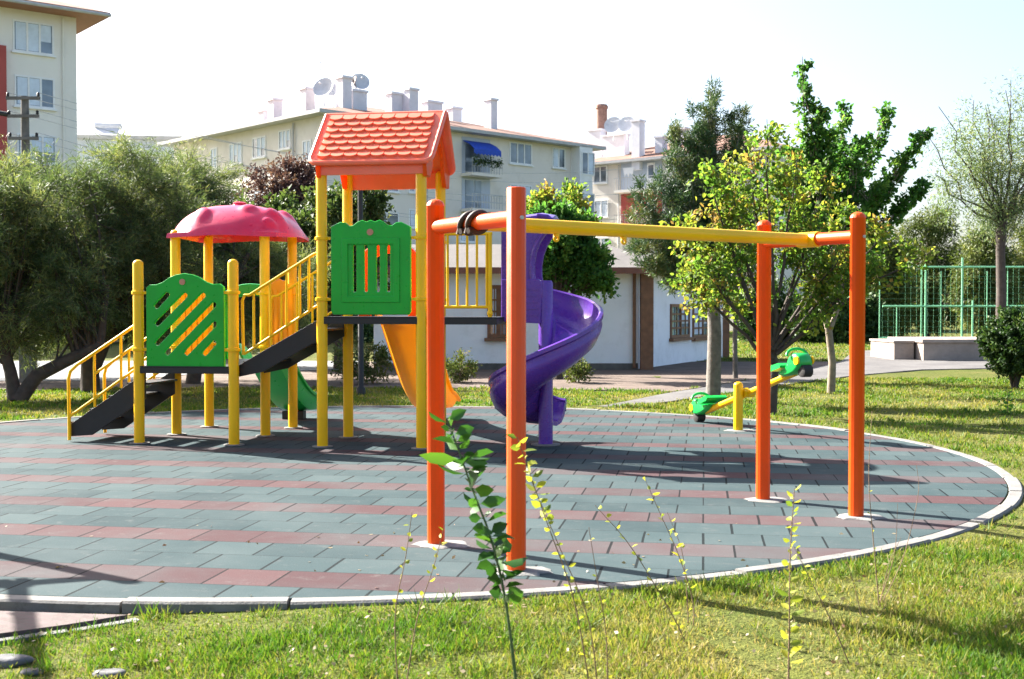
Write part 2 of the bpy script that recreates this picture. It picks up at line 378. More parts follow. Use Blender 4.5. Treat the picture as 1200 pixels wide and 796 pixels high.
def tree(name, label, base, trunks, blobs, bark, leaf, seed, ntw=9, twl=.55, lpt=16, ll=.1, lw=.04, bias=(0,0,.3), out=.7,
         jit=.5, limb_r=.05, along=.25, group=None, cat='tree', rbias=0.0, spread=.05, attach=(.45,.95), twig_draw=.5, limbup=.25, fold=False):
    """trunks: list of (points, radii) relative to base; blobs: list of (centre, radii, number of clumps)"""
    rng = np.random.default_rng(seed); rr = random.Random(seed)
    root = empty(name, base); tag(root, label, cat, group)
    tb = MB()
    for pts, rad in trunks:
        tb.tube(pts, rad, 9)
    tops = [[Vector(p) for p in pts] for pts, rad in trunks]
    P = []; D = []; rn = []
    for (c, rd, n) in blobs:
        c = Vector(c)
        for _ in range(n):
            while True:
                q = rng.uniform(-1, 1, 3)
                d = np.linalg.norm(q)
                if d < 1 and d > rng.random()*.75: break
            cl = c + Vector((q[0]*rd[0], q[1]*rd[1], q[2]*rd[2]))
            tr = min(tops, key=lambda T: (T[-1]-cl).length)
            ap = pathpt(tr, rr.uniform(*attach))
            if ap.z > cl.z - .05: ap = pathpt(tr, rr.uniform(attach[0]*.8, attach[0]+.1))
            dl = (cl-ap).length
            ctrl = ap.lerp(cl, .45) + Vector((rr.gauss(0,.1)*dl, rr.gauss(0,.1)*dl, limbup*dl))
            lp = bez(ap, ctrl, cl, 6)
            r0 = limb_r*(.35+.25*min(2, dl))*rr.uniform(.6,1)
            tb.tube(lp, [r0*(1-.82*i/5) for i in range(6)], 5, cap=False)
            outd = np.array((cl-c)); outd = outd/(np.linalg.norm(outd)+1e-6)
            tone = rng.normal(0, .25)
            for k in range(ntw):
                st = Vector(lp[-1]) if rr.random() > along else pathpt(lp, rr.uniform(.5,1))
                d = rng.normal(size=3)*jit + outd*out + np.array(bias); d /= np.linalg.norm(d)+1e-6
                ln = twl*rr.uniform(.5, 1.15)
                d2 = d + rng.normal(size=3)*.25 + np.array((0,0,bias[2]*.5)); d2 /= np.linalg.norm(d2)
                e = st + Vector(d*ln*.55) + Vector(d2*ln*.45)
                if rr.random() < twig_draw: tb.tube([st, st+Vector(d*ln*.55), e], [limb_r*.14+.003, limb_r*.1+.002, .002], 3, cap=False)
                t = rng.random(lpt)**.8
                sa = np.array(st); ea = np.array(e); ma = sa+d*ln*.55
                pos = np.where(t[:,None] < .55, sa+(ma-sa)*(t[:,None]/.55), ma+(ea-ma)*((t[:,None]-.55)/.45))
                pos = pos + rng.normal(size=(lpt,3))*spread
                P.append(pos); D.append(d2[None]*.8 + rng.normal(size=(lpt,3))*.65 + np.array((0,0,-.15)))
                rn.append(.45 + rbias + tone + rng.normal(0,.2,lpt) + rr.gauss(0,.06))
    P = np.concatenate(P); D = np.concatenate(D); rn = np.concatenate(rn)
    tb.build('trunk', bark, root, 60)
    n = len(P)
    leaves('crown', P, D, ll*rng.uniform(.6,1.25,n), lw*rng.uniform(.7,1.2,n), rn, leaf, root, seed, fold)
    return root

# ================================================================== SETTING
DISC = (-1.67, 13.21); RI, RO = 6.555, 6.685
GZ = -.06                                       # lawn level
ROT = R(-9)
def poly_sheet(name, pts, z, m, kind='structure', rz=0.0, c=None, thick=.05):
    """flat sheet from an outline, a shallow slab so that its rim is real"""
    mb = MB(); n = len(pts)
    c = c or (0, 0)
    ca, sa = math.cos(-rz), math.sin(-rz)
    loc = [((x-c[0])*ca-(y-c[1])*sa, (x-c[0])*sa+(y-c[1])*ca) for x, y in pts]
    mb.add([(x, y, 0) for x, y in loc] + [(x, y, -thick) for x, y in loc],
           [tuple(range(n))] + [(i, n+i, n+(i+1)%n, (i+1)%n) for i in range(n)])
    o = mb.build(name, m, smooth=0, loc=(c[0], c[1], z), rz=rz); tag(o, kind=kind); return o

def lawn_z(x, y):
    # the lawn lies flush with the kerb except at the near left, where the kerb stands proud
    d = max(0.0, math.hypot(x-DISC[0], y-DISC[1])-RO)
    k = min(1, max(0, (x+2.2)/1.6)) if y < DISC[1] else 1
    return GZ+.048*k*max(0, 1-d/2.5)
# ground: one sheet out to the horizon, denser near the camera with small bumps
g = MB()
xs = [-900,-300,-120,-60,-30] + list(np.linspace(-16, 16, 65)) + [30,60,120,300,900]
ys = [-60,-10] + list(np.linspace(2, 30, 57)) + [40,60,90,150,300,900,2500]
for y in ys:
    for x in xs:
        nz = 0
        if abs(x) < 17 and 1 < y < 31 and math.hypot(x-DISC[0], y-DISC[1]) > RO+.1:
            nz = .03*mnoise.noise((x*.7, y*.7, 3.1)) + .012*mnoise.noise((x*2.3, y*2.3, 7))-.008
        g.v.append((x, y, lawn_z(x, y)+nz))
w = len(xs)
g.f = [(j*w+i, j*w+i+1, (j+1)*w+i+1, (j+1)*w+i) for j in range(len(ys)-1) for i in range(w-1)]
tag(g.build('ground', M['lawn'], smooth=80), kind='structure')

# playground disc of rubber tiles
p0 = gp(0, 666); v0 = (p0.x-DISC[0])*math.sin(-ROT) + (p0.y-DISC[1])*math.cos(ROT)
M['tiles'] = tilemat(v0)
tag(poly_sheet('rubber_paving', [(DISC[0]+(RI+.005)*math.cos(2*math.pi*i/160), DISC[1]+(RI+.005)*math.sin(2*math.pi*i/160)) for i in range(160)],
               0, M['tiles'], rz=ROT, c=DISC, thick=.12))
kb = MB(); rng = random.Random(4)
nseg = 46
for k in range(nseg):
    a0 = 2*math.pi*(k+.010)/nseg; a1 = 2*math.pi*(k+.990)/nseg
    zt = .008 + rng.uniform(-.007, .007); dr = rng.uniform(-.010, .010)
    secs = []
    for i in range(5):
        a = a0+(a1-a0)*i/4; c, s = math.cos(a), math.sin(a)
        secs.append([(DISC[0]+r*c, DISC[1]+r*s, z) for r, z in ((RI+.01+dr,-.2),(RI+.01+dr,zt-.012),(RI+.022+dr,zt),(RO-.015+dr,zt),(RO+dr,zt-.012),(RO+dr,-.2))])
    kb.sweep(secs)
tag(kb.build('kerb', M['kerb'], smooth=30), kind='structure')

def strip(name, px, z, m, **kw):
    return poly_sheet(name, [tuple(gp(x, y, z).xy) for x, y in px], z, m, **kw)
strip('soil_bed', [(-700,457),(60,457),(200,455),(420,454),(560,455),(700,457),(790,459),(870,446),(960,437),(985,424),(830,424),(640,423),(400,424),(0,424),(-700,424)], GZ+.012, M['soil'])
strip('footpath', [(648,483),(700,480),(780,471),(860,459),(940,448),(1000,440),(1080,433),(1250,430),(1700,428),(1700,408),(1250,408),(1040,409),(1000,412),(985,424),(930,437),(850,450),(780,461),(715,474),(672,480)], GZ+.02, M['path'])
strip('street', [(-700,446),(140,446),(230,438),(420,432),(420,423),(-700,423)], GZ+.026, M['road'])
bp = [(-3.6,6.10),(-3.4,6.62),(-2.9,6.52),(-2.35,6.45),(-2.05,6.42),(-2.30,6.22),(-2.62,6.02),(-3.2,5.75),(-3.9,5.45)]
poly_sheet('brick_patch', bp, GZ+.03, M['brickpave'], rz=R(-30), c=(-2.8,6.2), thick=.08)
eg = MB(); ep = [(-1.98,6.42),(-2.27,6.19),(-2.60,5.99),(-3.2,5.71),(-3.9,5.41)]
for a, b in zip(ep[:-1], ep[1:]):
    a = Vector((*a, GZ+.015)); b = Vector((*b, GZ+.015)); d = (b-a).normalized()*.012
    eg.beam(a+d-Vector((0,0,.028)), b-d-Vector((0,0,.03)), .07, .05)
tag(eg.build('patch_edging', M['kerb'], smooth=0, bevel=.008), 'narrow pale edging stones along the pink brick patch', 'edging')

# concrete footings around post feet: irregular thin pads
def pad_mb(mb, x, y, r, seed, z=0.0, h=.012, sx=1.3):
    rg = random.Random(seed); n = 18
    rad = [r*(1+.22*rg.uniform(-1,1)) for _ in range(n)]
    a = [(x+rad[i]*sx*math.cos(2*math.pi*i/n), y+rad[i]*math.sin(2*math.pi*i/n), z+.002) for i in range(n)]
    b = [(x+rad[i]*sx*.86*math.cos(2*math.pi*i/n), y+rad[i]*.86*math.sin(2*math.pi*i/n), z+h) for i in range(n)]
    mb.add(a+b, [tuple(n+i for i in range(n))] + [(i,(i+1)%n,n+(i+1)%n,n+i) for i in range(n)])

# ================================================================== PLAY TOWER
PT = empty('play_tower', (-4.42, 14.34, 0), ROT)
tag(PT, 'multicoloured climbing tower with pink canopy, coral tiled roof, stairs and three slides', 'play structure')
cx = (0.0, 1.18, 2.255, 3.43); cy = (0.0, 1.03, 2.06)
ZL, ZH = .925, 1.51                       # deck heights

def post(x, y, top, clamps=(), cap=True):
    mb = MB(); r = .062
    prof = [(r, 0), (r, top-.05)]
    prof += [(r*math.cos(a), top-.05+.05*math.sin(a)) for a in (.35, .7, 1.05, 1.35)] if cap else [(r, top)]
    mb.lathe(prof, (x, y, 0), 20)
    o = mb.build('post', M['yellow'], PT, 50)
    for z in clamps:
        c = MB(); c.lathe([(r+.001, z-.022), (r+.016, z-.018), (r+.018, z), (r+.016, z+.018), (r+.001, z+.022)], (x, y, 0), 20)
        c.box(x+.06, x+.11, y-.018, y+.018, z-.016, z+.016) if x in (cx[0], cx[2]) else c.box(x-.11, x-.06, y-.018, y+.018, z-.016, z+.016)
        c.build('clamp', M['yellow'], o, 40)
    fb = MB(); fb.lathe([(.12,0.004),(.12,.014),(.07,.016)], (x,y,0), 16)
    fb.build('base_plate', M['conc'], o, 30)
    return o
for x in cx[:2]: post(x, cy[0], 2.18, (1.79, 1.12))
for x in cx[:2]:
    for y in cy[1:]: post(x, y, 2.60, (1.79, 1.12))
for x in cx[2:]:
    for y in cy[:2]: post(x, y, 3.28, (2.41, 1.71))

def deck(x0, x1, y0, y1, z, legs=False):
    mb = MB(); mb.box(x0, x1, y0, y1, z-.014, z)
    for y in (y0, y1-.035): mb.box(x0+.002, x1-.002, y+.0, y+.035, z-.085, z-.016)
    for x in (x0+.002, x1-.037): mb.box(x, x+.035, y0+.037, y1-.037, z-.083, z-.016)
    for k in range(1, 4):
        xx = x0+(x1-x0)*k/4; mb.box(xx-.015, xx+.015, y0+.04, y1-.04, z-.06, z-.016)
    return mb.build('deck', M['black'], PT, 0, bevel=.004)
deck(.03, 1.17, -.05, 2.11, ZL)
deck(2.25, 3.43, -.05, 1.08, ZH)
deck(3.435, 4.30, .02, 1.06, ZH-.004)

# staircases: two stringers, open treads; parts of one staircase
def stairs(p, q, y0, y1, n, depth, foot=0.0):
    s = empty('staircase'); s.parent = PT
    (x0, z0), (x1, z1) = p, q
    for y in (y0, y1-.03):
        o = [(x0, z0), (x1, z1), (x1, z1-depth), (x0+(x1-x0)*.30, max(foot, z0-depth+.3*(z1-z0))), (x0, max(foot, z0-depth*.55))]
        vs = [(a, y, b) for a, b in o] + [(a, y+.03, b) for a, b in o]; m = len(o)
        mb = MB(); mb.add(vs, [tuple(range(m)), tuple(range(2*m-1, m-1, -1))] + [(i, m+i, m+(i+1)%m, (i+1)%m) for i in range(m)])
        mb.build('stringer', M['black'], s, 0, bevel=.004)
    for k in range(n):
        t = (k+.6)/n; x = x0+(x1-x0)*t; z = z0+(z1-z0)*t-.07
        st = MB(); st.box(x-.145, x+.145, y0+.031, y1-.031, z-.012, z+.012)
        st.box(x-.145, x-.13, y0+.032, y1-.032, z-.04, z-.013)
        st.build('step', M['black'], s, 0, bevel=.003)
    return s
stairs((-.95, .20), (0.03, .84), .10, .93, 4, .31, .06)
stairs((1.20, .93), (2.235, 1.50), .06, .95, 3, .24)

def handrail(tops, lows, balus, r=.020, mids=None, newels=()):
    mb = MB()
    mb.tube(tops, r, 10); mb.tube(lows, r*.85, 8)
    if mids: mb.tube(mids, r*.85, 8)
    for a, b in balus: mb.tube([a, b], r*.85, 8)
    for a, b in newels: mb.tube([a, b], r*1.1, 10)
    return mb.build('handrail', M['yellow'], PT, 50)
def zl(x, p, q): return p[1]+(q[1]-p[1])*(x-p[0])/(q[0]-p[0])
for y in (.07, .95):
    T0, T1 = (-.82, .93), (-.05, 1.42); B0, B1 = (-.93, .30), (-.05, .90); M0, M1 = (-.62, .83), (-.05, 1.18)
    handrail([(-.93,y,.02),(-.935,y,.76),(-.91,y,.85)] + [(T0[0],y,T0[1]),(T1[0],y,T1[1])],
             [(B0[0],y,B0[1]),(B1[0],y,B1[1])],
             [((x,y,zl(x,B0,B1)-.10),(x,y,zl(x,T0,T1))) for x in (-.60,-.26)],
             mids=[(-.60,y,.82),(M1[0],y,M1[1])])
for y in (.03, .97):
    T0, T1 = (1.33, 1.71), (2.15, 2.23); B0, B1 = (1.30, 1.07), (2.21, 1.65)
    handrail([(1.29,y,1.06),(1.28,y,1.70),(1.31,y,1.76),(T0[0]+.04,y,T0[1]+.05),(T1[0],y,T1[1]),(2.20,y,2.245),(2.24,y,2.245)],
             [(B0[0],y,B0[1]),(B1[0],y,B1[1])],
             [((x,y,zl(x,B0,B1)),(x,y,zl(x,T0,T1)+.01)) for x in (1.42,1.62,1.82,1.98,2.09)], r=.018)

# barrier panels
def slot(x0, y0, x1, y1, w):
    d = Vector((x1-x0, y1-y0)).normalized(); n = Vector((-d.y, d.x))*w/2; o = []
    a0 = math.atan2(n.y, n.x)
    for k in range(7):
        a = a0 - math.pi*k/6; o.append((x1+math.cos(a)*w/2, y1+math.sin(a)*w/2))
    for k in range(7):
        a = a0 + math.pi - math.pi*k/6; o.append((x0+math.cos(a)*w/2, y0+math.sin(a)*w/2))
    return o
def px6(x, y): return ((x-337)*.00413+.115, .93+(535-y)*.00388)
out = [px6(337,535), px6(567,535), px6(567,345), px6(566,298), px6(556,290), px6(535,291), px6(515,284), px6(495,270), px6(475,262), px6(450,258), px6(425,262), px6(405,271), px6(385,285), px6(365,292), px6(347,292), px6(338,300)]
sl = [((398,320),(366,354)), ((452,322),(368,407)), ((506,322),(368,466)), ((538,350),(398,495)), ((540,408),(455,496)), ((538,466),(510,497))]
mb = MB()
mb.plate(out, [slot(*px6(*a), *px6(*b), .086) for a, b in sl], .05, (0, .0, 0), (1,0,0), (0,0,1), .012)
gpn = mb.build('barrier_panel', M['green'], PT, 40); gpn['label'] = 'green panel with slanted slots'
e = MB(); e.tube([(.565,-.024,1.915),(.565,-.036,1.915)], .036, 16); e.build('emblem', M['emblem'], gpn, 40)
# tower front panel with wavy top
W0, W1, B = 2.385, 3.30, 1.545
def wav(t):
    h = [0.03,.055,.075,.07,.03,.035,.075,.095,.075,.095,.075,.095,.075,.035,.03,.065,.07,.045,.02]
    k = t*(len(h)-1); i = min(int(k), len(h)-2); return 2.505+(h[i]+(h[i+1]-h[i])*(k-i))
out = [(W0+.02,B),(W1-.02,B),(W1,B+.03)] + [(W1-(W1-W0)*i/36, wav(1-i/36)) for i in range(37)] + [(W0,B+.03)]
mb = MB()
hl = [slot(2.255+(px-376)/98, 1.81, 2.255+(px-376)/98, 2.31, .066) for px in (415, 428, 442, 454)]
mb.plate(out, hl, .055, (0,-.005,0), (1,0,0), (0,0,1), .014)
# raised frame moulding round the slots
fo = [(2.51,1.68),(3.18,1.68),(3.18,2.40),(2.51,2.40)]; fi = [(2.57,1.74),(3.12,1.74),(3.12,2.345),(2.57,2.345)]
mb.plate(fo, [fi], .02, (0,-.038,0), (1,0,0), (0,0,1), .008)
gp2 = mb.build('barrier_panel', M['green'], PT, 40); gp2['label'] = 'green panel with wavy top and upright slots'
e = MB(); e.tube([(2.84,-.03,2.475),(2.84,-.043,2.475)], .038, 16); e.build('emblem', M['emblem'], gp2, 40)
# side panels of the canopy module (upright boards with scalloped top), facing sideways
for x in (cx[0], cx[1]):
    mb = MB(); ys = cy[1]+.07; ye = cy[2]-.07
    n = 5
    o = [(ys, .95), (ye, .95)]
    for k in range(41):
        t = 1-k/40; y = ys+(ye-ys)*t
        o.append((y, 1.86 + .10*math.sin(math.pi*t) + .018*abs(math.sin(math.pi*n*t))))
    mb.plate(o, [], .04, (x, 0, 0), (0,1,0), (0,0,1), .012)
    for k in range(1, n):
        y = ys+(ye-ys)*k/n
        for sx in (-1, 1): mb.beam((x+sx*.021, y, 1.0), (x+sx*.021, y, 1.84), .03, .012, up=(1,0,0))
    mb.build('side_panel', M['yplastic'], PT, 40)

# pink canopy: domed square shell with lumps
def canopy():
    X0, X1, Y0, Y1 = -.12, 1.42, .88, 2.23
    mx, my, hx, hy = (X0+X1)/2, (Y0+Y1)/2, (X1-X0)/2, (Y1-Y0)/2
    n = 56
    lumps = [(.0,0,.13,.03),(-.40,-.74,.15,.055),(.34,-.55,.13,.04),(-.74,.42,.15,.055),(.74,-.42,.15,.055),(.7,.42,.15,.05),(-.40,.74,.15,.055),(.42,.74,.15,.055),(.80,-.80,.12,.05),(-.3,.2,.12,.02)]
    def hgt(u, v):
        r = (abs(u)**4+abs(v)**4)**.25
        z = .375*(1-r**2.8)**.8 if r < 1 else 0
        for a, b, s, h in lumps: z += h*math.exp(-(((u-a)**2+(v-b)**2)/(s*s))**2)
        return z
    mb = MB()
    def P(i, j, off):
        a, b = -1+2*i/n, -1+2*j/n
        # square grid to rounded square
        u = a*math.sqrt(1-.22*b*b); v = b*math.sqrt(1-.22*a*a)
        k = (1-off*.03)
        zr = 2.565 + .035*(1-max(abs(a),abs(b)))
        return (mx+u*hx*k*1.05, my+v*hy*k*1.05, 2.56 + hgt(a, b)*(1 if off == 0 else .93) - (0 if off == 0 else .012) + .012*math.cos(math.pi*(a if abs(b) > abs(a) else b))*(max(abs(a),abs(b))**8))
    for off in (0, 1):
        o = len(mb.v)
        mb.v += [P(i, j, off) for j in range(n+1) for i in range(n+1)]
        for j in range(n):
            for i in range(n):
                f = (o+j*(n+1)+i, o+j*(n+1)+i+1, o+(j+1)*(n+1)+i+1, o+(j+1)*(n+1)+i)
                mb.f.append(f if off == 0 else f[::-1])
    N = (n+1)**2
    rim = [i for i in range(n+1)] + [(j)*(n+1)+n for j in range(1, n+1)] + [n*(n+1)+i for i in range(n-1, -1, -1)] + [j*(n+1) for j in range(n-1, 0, -1)]
    # turned-down lip
    lo = len(mb.v)
    for k in rim:
        x, y, z = mb.v[k]; mb.v.append((mx+(x-mx)*1.012, my+(y-my)*1.012, z-.055))
    m = len(rim)
    for k in range(m):
        a, b = rim[k], rim[(k+1)%m]
        mb.f.append((lo+k, lo+(k+1)%m, b, a)); mb.f.append((N+a, N+b, lo+(k+1)%m, lo+k))
    mb.lathe([(.085,0),(.085,.02),(.06,.03)], (mx, my, 2.955), 18)
    return mb.build('canopy', M['pink'], PT, 45)
canopy()

# coral house roof with moulded tiles
def roof():
    XL, XR = 2.155, 3.575; yf, yr, yb = -.11, .515, 1.14; ze, zr = 3.235, 3.875
    mb = MB(); th = .045
    for s, ya in ((1, yf), (-1, yb)):
        nrm = Vector((0, -s*(zr-ze), abs(yr-ya))).normalized()
        a = Vector((0, ya, ze)); b = Vector((0, yr, zr)); up = (b-a)
        def pt(x, t, h): p = a+up*t+nrm*h; return (x, p.y, p.z)
        # rounded-corner slab outline in (x,t)
        o = []
        rc = .09
        for k in range(6):
            q = math.pi+math.pi/2*k/5; o.append((XL+rc+rc*math.cos(q), .11+.11*math.sin(q)))
        for k in range(6):
            q = 1.5*math.pi+math.pi/2*k/5; o.append((XR-rc+rc*math.cos(q), .11+.11*math.sin(q)))
        o += [(XR+.04, 1.0), (XL+.005, 1.0)]
        m = len(o)
        mb.add([pt(x,t,0) for x,t in o]+[pt(x,t,th) for x,t in o], [tuple(range(m-1,-1,-1)), tuple(range(m,2*m))]+[(i,(i+1)%m,m+(i+1)%m,m+i) for i in range(m)])
        # edge roll round the slab
        mb.tube([pt(x,t,th*.75) for x,t in ([(XL+.012,1.0)]+o[:12]+[(XR+.03,1.0)])], .03, 8)
        # tile courses: each tile a wedge with a rounded lower lip
        rows, colsn = 7, 8
        for r in range(rows):
            t0 = .07+ r*.128; t1 = t0+.145
            offx = (r % 2)*.5
            for c in range(-1, colsn):
                w = (XR-XL-.16)/colsn; xa = XL+.08+(c+offx)*w; xb = xa+w-.012
                xa = max(xa, XL+.075); xb = min(xb, XR-.075)
                if xb-xa < .04: continue
                bot = []
                nb = 7
                for i in range(nb):
                    q = i/(nb-1); bot.append((xa+(xb-xa)*q, t0+.030*(1-math.sin(math.pi*q)**.6)))
                ring = bot+[(xb,t1),(xa,t1)]; k = len(ring)
                hs = [.032]*nb+[.006,.006]
                base = [pt(x,t,th-.002) for x,t in ring]; top = [pt(x,t+(.010 if i < nb else 0),th+hs[i]) for i,(x,t) in enumerate(ring)]
                mb.add(base+top, [tuple(range(k,2*k))]+[(i,(i+1)%k,k+(i+1)%k,k+i) for i in range(k)])
    mb.tube([(XL+.005,yr,zr+.02),(XR+.04,yr,zr+.02)], .035, 10)
    # eave fascia beams under both eaves
    for ya, s in ((yf+.06,1),(yb-.06,-1)):
        mb.box(XL+.06, XR-.06, ya-.028, ya+.028, 3.13 if s == 1 else 3.07, ze+.02)
    ro = mb.build('roof', M['roofred'], PT, 28)
    for x in (XL+.09, XR-.08):
        gm = MB()
        o = [(yf+.03,3.11),(yf+.20,3.11)] + [(yr+.33*math.cos(math.pi-math.pi*k/14), 3.22+.36*math.sin(math.pi*k/14)) for k in range(15)] + [(yb-.20,3.08),(yb-.03,3.08),(yb-.0,3.22),(yr,zr-.01),(yf+.0,3.22)]
        gm.plate(o, [], .05, (x,0,0), (0,1,0), (0,0,1), .012)
        gm.build('gable', M['oplastic'], ro, 40)
roof()

# chute slides
def chute(line, hw, wall, m, name, taper=0.0, rim=.022):
    """line: points (x,y,z) of the chute floor centre running along +y"""
    mb = MB(); secs = []
    n = len(line)
    for i, p in enumerate(line):
        p = Vector(p); t = Vector(line[min(i+1,n-1)])-Vector(line[max(i-1,0)]); t.normalize()
        nr = Vector((0,-t.z,t.y)); nr.normalize()
        q = i/(n-1); w = hw*(1+taper*q); h = wall*(1 if q < .9 else 1-.5*(q-.9)/.1)
        prof = [(-w-.04,h-.03),(-w-.045,h),(-w-.02,h+rim),(-w+.012,h),(-w+.04,.10),(-w*.72,.02),(-w*.3,0),(w*.3,0),(w*.72,.02),(w-.04,.10),(w-.012,h),(w+.02,h+rim),(w+.045,h),(w+.04,h-.03),
                (w+.005,h-.035),(w-.015,.08),(w*.75,-.015),(w*.3,-.035),(-w*.3,-.035),(-w*.75,-.015),(-w+.015,.08),(-w-.005,h-.035)]
        secs.append([p+Vector((a,0,0))+nr*b for a, b in prof])
    mb.sweep(secs)
    return mb.build(name, m, PT, 50)
def spl(pts, n=28):
    o = []
    P = [Vector(p) for p in pts]; P = [P[0]*2-P[1]]+P+[P[-1]*2-P[-2]]
    for i in range(n):
        k = (len(pts)-1)*i/(n-1); j = min(int(k), len(pts)-2); t = k-j
        a,b,c,d = P[j:j+4]
        o.append(.5*((2*b)+(c-a)*t+(2*a-5*b+4*c-d)*t*t+(3*b-a-3*c+d)*t**3))
    return o
ys_ = chute(spl([(2.84,1.09,1.48),(2.84,1.35,1.43),(2.82,1.9,1.06),(2.80,2.45,.68),(2.77,2.95,.40),(2.74,3.45,.22),(2.73,3.95,.17)]), .30, .20, M['yplastic'], 'slide', .05)
ys_['label'] = 'yellow slide behind the tower'
lg = MB(); lg.box(2.5,2.92,3.62,3.74,0,.17); lg.build('slide_foot', M['yplastic'], ys_, 0, bevel=.02)
gs_ = chute(spl([(.66,2.13,.90),(.66,2.36,.86),(.68,2.75,.56),(.71,3.1,.30),(.74,3.40,.16),(.77,3.62,.14)]), .27, .21, M['ggreen'], 'slide', .05)
gs_['label'] = 'green slide at the back of the low deck'
lg = MB(); lg.box(.58,.90,3.30,3.44,0,.12); lg.build('slide_foot', M['black'], gs_, 0, bevel=.01)
def hood(x0, x1, y, z0, z1, m, parent, w=.12):
    mx = (x0+x1)/2; hw = (x1-x0)/2
    o = [(x0,z0),(x0+w,z0)] + [(mx-(hw-w)*math.cos(math.pi*k/14), z1-.30+(.30-w)*math.sin(math.pi*k/14)) for k in range(15)] + [(x1-w,z0),(x1,z0)]
    o += [(mx+hw*math.cos(math.pi*k/14), z1-.30+.30*math.sin(math.pi*k/14)) for k in range(15)]
    mb = MB(); mb.plate(o, [], .07, (0,y,0), (1,0,0), (0,0,1), .02); return mb.build('slide_hood', m, parent, 40)
hood(2.41, 3.16, 1.05, 1.52, 2.42, M['oplastic'], ys_)
hood(.12, 1.06, 2.09, .94, 1.92, M['ggreen'], gs_)

# bridge railing
mb = MB(); y = .05
mb.tube([(3.48,y,2.45),(4.24,y,2.45)], .02, 10); mb.tube([(3.48,y,1.62),(4.24,y,1.62)], .018, 8)
for k in range(7): mb.tube([(3.50+.113*k,y,1.62),(3.50+.113*k,y,2.45)], .0145, 8)
mb.tube([(4.215,y,1.50),(4.215,y,2.45)], .024, 8); mb.ball((4.215,y-.005,1.55), .035)
mb.build('railing', M['yellow'], PT, 50)

# spiral slide
PX, PY = 4.78, .60
def spiral():
    mb = MB(); secs = []
    key = [(118,1.52),(90,1.46),(45,1.34),(0,1.18),(-45,.97),(-90,.755),(-135,.54),(-180,.36),(-225,.28),(-262,.25),(-285,.24)]
    N = 90
    for i in range(N+1):
        ph = 118-(118+285)*i/N
        for (a, za), (b, zb) in zip(key[:-1], key[1:]):
            if b <= ph <= a: z = za+(zb-za)*(a-ph)/(a-b); break
        c, s = math.cos(R(ph)), math.sin(R(ph))
        h = .355
        if i > N-9: h = .355-.12*(1-math.cos(math.pi*(i-(N-9))/9))/2
        prof = [(.085,.20),(.12,.20),(.14,.09),(.22,.03),(.34,.0),(.46,.03),(.56,.11),(.615,.22),(.625,h-.02),(.62,h+.01),(.64,h+.028),(.672,h+.015),(.675,h-.03),
                (.652,h-.05),(.652,h-.11),(.662,h-.13),(.65,.17),(.60,.06),(.50,-.02),(.34,-.045),(.2,-.015),(.11,.06),(.085,.10)]
        secs.append([(PX+r*c, PY+r*s, z+d) for r, d in prof])
    mb.sweep(secs)
    sp = mb.build('spiral_slide', M['purple'], PT, 50)
    p = MB(); p.lathe([(.085,0),(.085,1.90),(.07,1.93)], (PX,PY,0), 24)
    po = p.build('centre_pole', M['purple'], sp, 40)
    f = MB(); f.lathe([(.17,.004),(.17,.016),(.09,.02)], (PX,PY,0), 20); f.build('base_plate', M['conc'], sp, 40)
    # guard panel with grooves between bridge and pole
    gd = MB(); o = [(4.28,1.46),(4.72,1.44),(4.74,1.90),(4.70,1.935),(4.28,1.93)]
    gd.plate(o, [], .05, (0,PY-.06,0), (1,0,0), (0,0,1), .012)
    for k in range(5): gd.box(4.29,4.70,PY-.092,PY-.080,1.52+.075*k,1.545+.075*k)
    gd.build('guard_panel', M['purple'], sp, 40)
    # flared entry hood: front and back cheeks with hollow right edge and a curved top
    edge = [(4.665,1.90),(4.645,2.0),(4.645,2.12),(4.665,2.25),(4.71,2.37),(4.79,2.49),(4.87,2.56),(4.89,2.62),(4.83,2.67),(4.71,2.685)]
    hd = MB()
    for yy in (PY-.03, 1.22):
        hd.plate([(4.27,1.50),(4.60,1.50)]+edge+[(4.27,2.62)], [], .045, (0,yy,0), (1,0,0), (0,0,1), .012)
        s = 1 if yy > 1 else -1
        hd.tube([(x-.025, yy+.02*s, z) for x, z in edge], .03, 8)
    secs = []
    for k in range(13):
        q = k/12; yy = PY-.05+(1.27-PY)*q; b = .05*math.sin(math.pi*q)
        secs.append([(4.27,yy,2.60+b),(4.89,yy,2.62+b),(4.87,yy,2.66+b),(4.71,yy,2.69+b),(4.27,yy,2.64+b)])
    hd.sweep(secs)
    hd.build('entry_hood', M['purple'], sp, 45)
spiral()

# ================================================================== SWING FRAME
SP = [gp(511,638), gp(605,669), gp(894,586), gp(1003,606)]
SW = empty('swing_frame', (SP[0].x, SP[0].y, 0)); tag(SW, 'orange four-post swing frame with yellow top bar and no seats hanging', 'swing frame')
q = [p-SP[0] for p in SP]; ZB = 2.15
for i, p in enumerate(q):
    mb = MB(); r = .058
    top = 2.335
    if i in (0, 2, 3):
        prof = [(r,0),(r,top-.045)]+[((r+.004)*math.cos(a), top-.045+.05*math.sin(a)) for a in (.05,.4,.75,1.1,1.4)]
    else: prof = [(r,0),(r,top-.006),(r*.9,top)]
    mb.lathe(prof, (p.x,p.y,0), 48, flute=.022, nf=12)
    po = mb.build('post', M['orange'], SW, 70)
    f = MB(); pad_mb(f, p.x+.03, p.y-.02, .14, 11+i); f.build('footing', M['conc'], po, 30)
    o_ = q[i ^ 1]-p; o_.normalize()
    for s in (1, -1):
        bt = MB(); c_ = Vector((p.x,p.y,ZB)); bt.tube([c_-o_*s*.056, c_-o_*s*.068], .013, 6)
        if s == 1: bt.build('bolt', M['gutter'], po, 0)
mids = []
